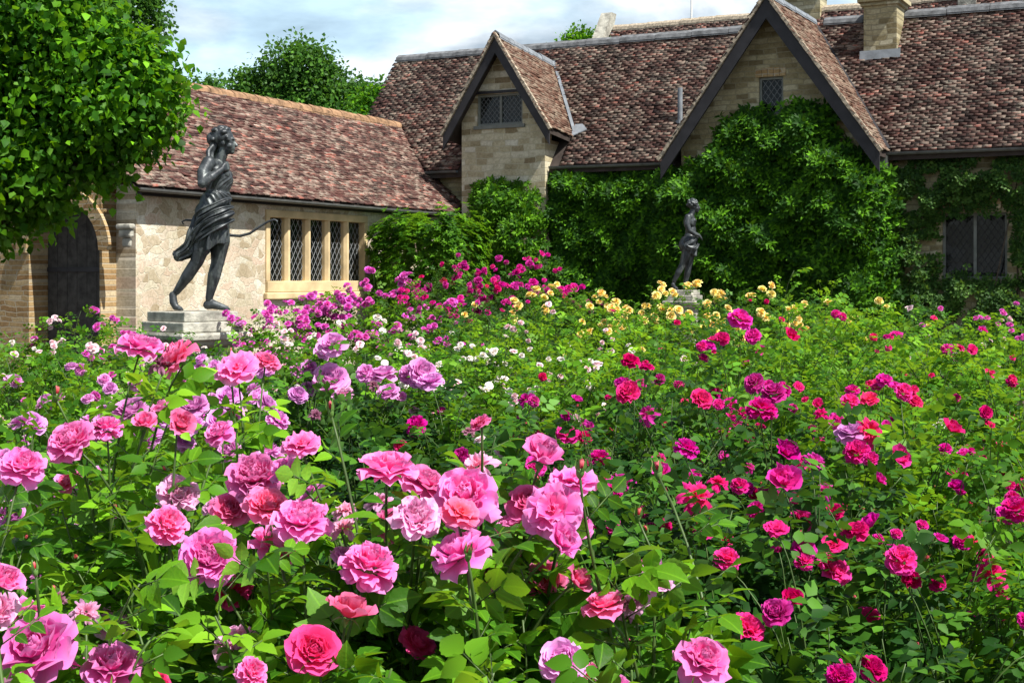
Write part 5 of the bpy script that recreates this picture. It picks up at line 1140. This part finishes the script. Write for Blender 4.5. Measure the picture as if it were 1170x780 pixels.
F_ += [
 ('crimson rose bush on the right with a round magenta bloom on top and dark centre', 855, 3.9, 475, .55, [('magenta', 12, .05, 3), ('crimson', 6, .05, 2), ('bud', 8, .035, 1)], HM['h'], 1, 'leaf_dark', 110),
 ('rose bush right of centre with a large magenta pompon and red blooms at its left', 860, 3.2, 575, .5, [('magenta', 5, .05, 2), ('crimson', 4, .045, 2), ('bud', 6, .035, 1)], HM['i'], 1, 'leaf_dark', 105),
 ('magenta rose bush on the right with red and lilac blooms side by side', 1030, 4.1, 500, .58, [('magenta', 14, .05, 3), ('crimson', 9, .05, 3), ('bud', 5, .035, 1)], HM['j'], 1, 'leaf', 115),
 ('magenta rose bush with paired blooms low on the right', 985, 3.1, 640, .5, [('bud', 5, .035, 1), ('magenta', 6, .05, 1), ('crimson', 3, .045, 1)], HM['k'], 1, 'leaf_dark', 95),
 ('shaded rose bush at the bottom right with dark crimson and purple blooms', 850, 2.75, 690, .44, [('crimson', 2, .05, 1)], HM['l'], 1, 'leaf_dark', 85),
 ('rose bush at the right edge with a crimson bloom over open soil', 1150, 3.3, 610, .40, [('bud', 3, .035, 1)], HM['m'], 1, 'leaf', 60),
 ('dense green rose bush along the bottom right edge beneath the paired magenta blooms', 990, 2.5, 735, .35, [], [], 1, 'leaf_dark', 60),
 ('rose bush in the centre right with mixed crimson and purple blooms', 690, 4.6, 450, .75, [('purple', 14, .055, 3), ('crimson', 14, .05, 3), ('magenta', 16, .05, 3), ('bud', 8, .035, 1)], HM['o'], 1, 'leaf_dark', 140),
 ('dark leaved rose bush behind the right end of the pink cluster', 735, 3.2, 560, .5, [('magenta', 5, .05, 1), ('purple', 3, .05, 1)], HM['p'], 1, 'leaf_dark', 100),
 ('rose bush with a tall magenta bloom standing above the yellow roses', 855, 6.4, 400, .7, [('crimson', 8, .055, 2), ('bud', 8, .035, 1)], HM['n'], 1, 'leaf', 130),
 ('lilac rose bush with rounded heads in front of the magenta pink bank', 365, 5.2, 425, .42, [], HM['li1'], 1, 'leaf_dark', 90),
 ('lilac rose bush with two wide heads over dark shaded leaves', 455, 5.0, 440, .5, [('faded', 3, .05, 1)], HM['li2'], 1, 'leaf_dark', 110),
 ('lilac rose bush behind the tall pink rose on the left', 210, 4.4, 480, .65, [('lilac', 34, .08, 5)], HM['li3'], 1, 'leaf', 120),
 ('dark green rose bush with few red flowers between the lilac and the pink clusters', 440, 3.7, 505, .55, [('crimson', 3, .05, 1), ('bud', 4, .035, 1)], [], 1, 'leaf_dark', 100),
 ('shaded rose bush behind the centre front cluster', 570, 3.2, 545, .5, [('magenta', 2, .05, 1)], [], 1, 'leaf_dark', 95),
 ('light green rose bush behind the left edge row of pink blooms', 40, 3.7, 470, .6, [('lilac', 9, .06, 3)], [], 1, 'leaf', 100),
 ('green rose bush with small lilac blooms at the left edge, halfway up the bed', 20, 5.3, 430, .75, [('lilac', 20, .06, 3), ('mauve', 10, .05, 2)], [], 1, 'leaf', 110),
 ('green rose bush with lilac clusters left of the pedestal', 130, 6.0, 415, .7, [('lilac', 16, .06, 4), ('mauve', 5, .05, 2)], [], 1, 'leaf_bright', 110),
 ('rose bush with small pale blooms before the foot of the pedestal', 260, 6.6, 410, .7, [('lilac', 14, .055, 3), ('palepink', 6, .05, 2)], [], 1, 'leaf', 110),
 ('green rose bush between the lilac heads and the crimson blooms', 565, 5.2, 455, .65, [('palepink', 5, .05, 2), ('purple', 2, .05, 1)], [], 1, 'leaf', 110),
 ('bright green rose bush at the right edge with a few crimson flowers', 1130, 4.8, 455, .7, [('crimson', 8, .05, 2), ('bud', 6, .035, 1), ('magenta', 6, .05, 1)], [], 1, 'leaf', 125),
 ('rose bush in the right half with small magenta flowers among upright shoots', 940, 5.3, 425, .75, [('magenta', 20, .055, 3), ('crimson', 16, .05, 3), ('bud', 8, .035, 1)], [], 1, 'leaf', 130),
 ('rose bush with scattered magenta flowers behind the mixed crimson and purple bush', 790, 5.6, 430, .7, [('magenta', 18, .05, 3), ('purple', 12, .055, 3), ('crimson', 10, .05, 2)], [], 1, 'leaf_dark', 125),
 ('shaded rose growth behind the bush over open soil', 1080, 3.9, 560, .5, [('magenta', 2, .045, 1)], [], 1, 'leaf', 90),
 # middle distance
 ('tall light green rose bush with crimson flowers in the right middle of the bed', 1000, 7.2, 372, .85, [('crimson', 14, .055, 3), ('magenta', 12, .055, 2)], [], 1, 'leaf_bright', 130),
 ('tall light green rose bush almost without flowers right of the tall magenta bloom', 935, 8.6, 352, .8, [('crimson', 2, .05, 1)], [], 2, 'leaf_bright', 110),
 ('light green rose bush near the right edge below the small pink one', 1110, 7.3, 385, .85, [('magenta', 3, .05, 1), ('white', 2, .07, 1)], [], 1, 'leaf_bright', 120),
 ('green rose bush at the right edge with a white bloom beside it', 1175, 6.2, 415, .7, [('white', 1, .06, 1), ('magenta', 3, .05, 1)], [], 1, 'leaf', 90),
 ('white rose bush with sprays of small blooms in the middle of the bed', 530, 8.4, 393, .75, [('white', 34, .045, 4), ('palepink', 24, .045, 3)], [], 2, 'leaf', 110),
 ('pale pink rose bush with fading sprays left of the white one', 455, 7.6, 408, .6, [('palepink', 26, .045, 3), ('white', 12, .045, 3)], [], 2, 'leaf', 90),
 ('white and blush rose bush right of the white sprays', 625, 8.0, 398, .75, [('white', 22, .042, 3), ('palepink', 28, .042, 3)], [], 2, 'leaf_bright', 110),
 ('green rose bush with a few crimson buds behind the mixed crimson bush', 705, 7.4, 400, .75, [('crimson', 4, .05, 1), ('palepink', 4, .05, 1)], [], 2, 'leaf_bright', 110),
 ('green rose bush with scattered pink specks below the yellow roses', 785, 8.5, 378, .8, [('crimson', 5, .05, 2), ('palepink', 3, .05, 1)], [], 2, 'leaf', 110),
 ('dark rose bush with thin red shoots below the yellow roses on the right', 865, 10.0, 358, .8, [('crimson', 3, .05, 1), ('yellow', 4, .06, 2)], [], 2, 'leaf_dark', 100),
 ('rose bush with pale pink sprays below the magenta pink bank', 325, 9.0, 382, .7, [('palepink', 16, .05, 3), ('white', 8, .05, 3)], [], 2, 'leaf', 100),
 ('green rose bush with white specks below the right end of the magenta pink bank', 415, 9.6, 378, .75, [('palepink', 10, .05, 3), ('white', 8, .05, 3), ('mauve', 4, .05, 2)], [], 2, 'leaf_bright', 100),
 ('rose bush with pale pink flowers close to the left edge under the arched door', 20, 8.0, 395, .8, [('palepink', 16, .055, 3), ('mauve', 5, .05, 2)], [], 2, 'leaf', 110),
 ('rose bush with mauve and pale flowers between the door and the pedestal', 115, 8.6, 392, .75, [('mauve', 14, .055, 3), ('palepink', 12, .05, 3)], [], 2, 'leaf', 110),
 ('rose bush hiding the foot of the pedestal from the left', 180, 10.2, 392, .6, [('palepink', 6, .05, 2), ('mauve', 4, .05, 2)], [], 2, 'leaf_dark', 80),
 ('rose bush with lilac flowers hiding the foot of the pedestal from the right', 262, 9.4, 397, .6, [('lilac', 10, .055, 3), ('white', 4, .05, 2)], [], 2, 'leaf', 80),
 ('pale pink rose bush in front of the arched door', 70, 11.5, 362, .8, [('palepink', 14, .06, 3), ('mauve', 10, .07, 3), ('white', 5, .05, 2)], [], 2, 'leaf', 100),
 ('small rose bush with pink tufts right of the arched door', 118, 10.8, 372, .55, [('mauve', 8, .07, 3), ('palepink', 8, .05, 3)], [], 2, 'leaf', 70),
 ('rose bush at the left edge under the garden wall', -5, 11.0, 378, .7, [('palepink', 8, .055, 2)], [], 2, 'leaf', 80),
 ('magenta pink rose bush at the left end of the bank under the wing window', 320, 12.6, 354, .75, [('mauve', 92, .072, 5), ('white', 5, .05, 2)], [], 2, 'leaf', 90),
 ('magenta pink rose bush in the middle of the bank under the wing window', 385, 12.9, 340, .75, [('mauve', 99, .075, 5)], [], 2, 'leaf', 90),
 ('magenta pink rose bush at the right end of the bank under the wing window', 455, 13.0, 331, .75, [('mauve', 99, .075, 5)], [], 2, 'leaf', 95),
 ('dark green rose bush between the magenta pink bank and the crimson one', 520, 13.2, 352, .75, [('purple', 5, .07, 2)], [], 2, 'leaf_dark', 90),
 ('purple crimson rose bush in front of the small gable, left of its neighbour', 528, 18.0, 308, .95, [('purple', 40, .1, 5), ('magenta', 34, .1, 4), ('crimson', 8, .09, 2)], [], 2, 'leaf_dark', 90),
 ('purple crimson rose bush with the tallest sprays, just right of the small gable', 598, 18.5, 306, .95, [('magenta', 40, .1, 5), ('purple', 34, .1, 4), ('crimson', 8, .08, 2)], [], 2, 'leaf_dark', 90),
 ('dark leafy rose bush below the purple crimson sprays', 572, 14.0, 345, .85, [('yellow', 2, .07, 1), ('magenta', 3, .06, 1)], [], 2, 'leaf_dark', 95),
 ('yellow rose bush at the left end of the yellow row', 640, 15.5, 333, .8, [('yellow', 22, .095, 3)], [], 2, 'leaf', 90),
 ('yellow rose bush left of the small statue pedestal', 715, 15.0, 336, .8, [('yellow', 26, .095, 3)], [], 2, 'leaf', 90),
 ('yellow rose bush directly in front of the small statue pedestal', 780, 14.2, 333, .75, [('yellow', 34, .09, 3)], [], 2, 'leaf', 90),
 ('yellow rose bush right of the small statue pedestal', 832, 15.2, 336, .75, [('yellow', 30, .1, 3)], [], 2, 'leaf_dark', 85),
 ('sparse yellow rose bush under the middle of the large evergreen climber', 900, 15.5, 340, .85, [('yellow', 11, .085, 2), ('crimson', 2, .07, 1)], [], 2, 'leaf', 90),
 ('rose bush with yellow buds at the right end of the yellow row', 965, 12.5, 343, .8, [('yellow', 9, .07, 2)], [], 2, 'leaf_bright', 90),
 ('dark leafy rose bush under the right end of the large evergreen climber', 1030, 13.5, 352, .8, [('palepink', 3, .06, 1)], [], 2, 'leaf_dark', 85),
 ('loose pink rose bush under the casement window', 1105, 11.5, 358, .75, [('mauve', 16, .055, 3), ('palepink', 12, .055, 3)], [], 2, 'leaf', 90),
 ('loose pink rose bush at the right edge under the casement window', 1165, 11.0, 362, .7, [('mauve', 14, .055, 3), ('palepink', 8, .055, 3)], [], 2, 'leaf', 85),
 ('green rose bush left of the loose pink ones', 1045, 9.6, 372, .75, [('crimson', 4, .05, 1), ('palepink', 2, .05, 1)], [], 2, 'leaf', 95),
 ('green rose bush just behind the white sprays', 590, 10.8, 368, .8, [('white', 4, .05, 1), ('palepink', 4, .05, 1)], [], 2, 'leaf_bright', 95),
 ('light green rose bush with upright shoots below the yellow row', 675, 10.8, 362, .85, [('palepink', 3, .05, 1), ('yellow', 3, .06, 1)], [], 2, 'leaf_bright', 105),
 ('green rose bush below the yellow roses by the small statue', 745, 11.5, 360, .8, [('crimson', 2, .05, 1), ('yellow', 4, .07, 1)], [], 2, 'leaf', 95),
 ('dark green rose bush behind the pale sprays near the magenta pink bank', 490, 10.4, 375, .7, [('palepink', 6, .05, 2)], [], 2, 'leaf_dark', 90),
]
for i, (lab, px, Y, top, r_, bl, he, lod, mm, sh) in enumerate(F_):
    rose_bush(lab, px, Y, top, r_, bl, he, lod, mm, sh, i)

# fallen petals on the soil at the right
rr = np.random.default_rng(5); n_ = 900
S = Soup(); C = np.stack([rr.uniform(1.0, 3.6, n_), rr.uniform(3.2, 8, n_), np.full(n_, .05)+rr.uniform(0, .03, n_)], 1)
S.put(BROAD, C, rr.normal(0, 1, (n_, 3))*np.array([1, 1, .1]), np.array([0, 0, 1.])+rr.normal(0, .3, (n_, 3)), rr.uniform(.02, .035, n_), 0)
o = S.build('fallen_petals', [plain('fallen petal', (.55, .10, .38), .6, .2, .4, 30, 0)]); tag(o, kind='stuff')
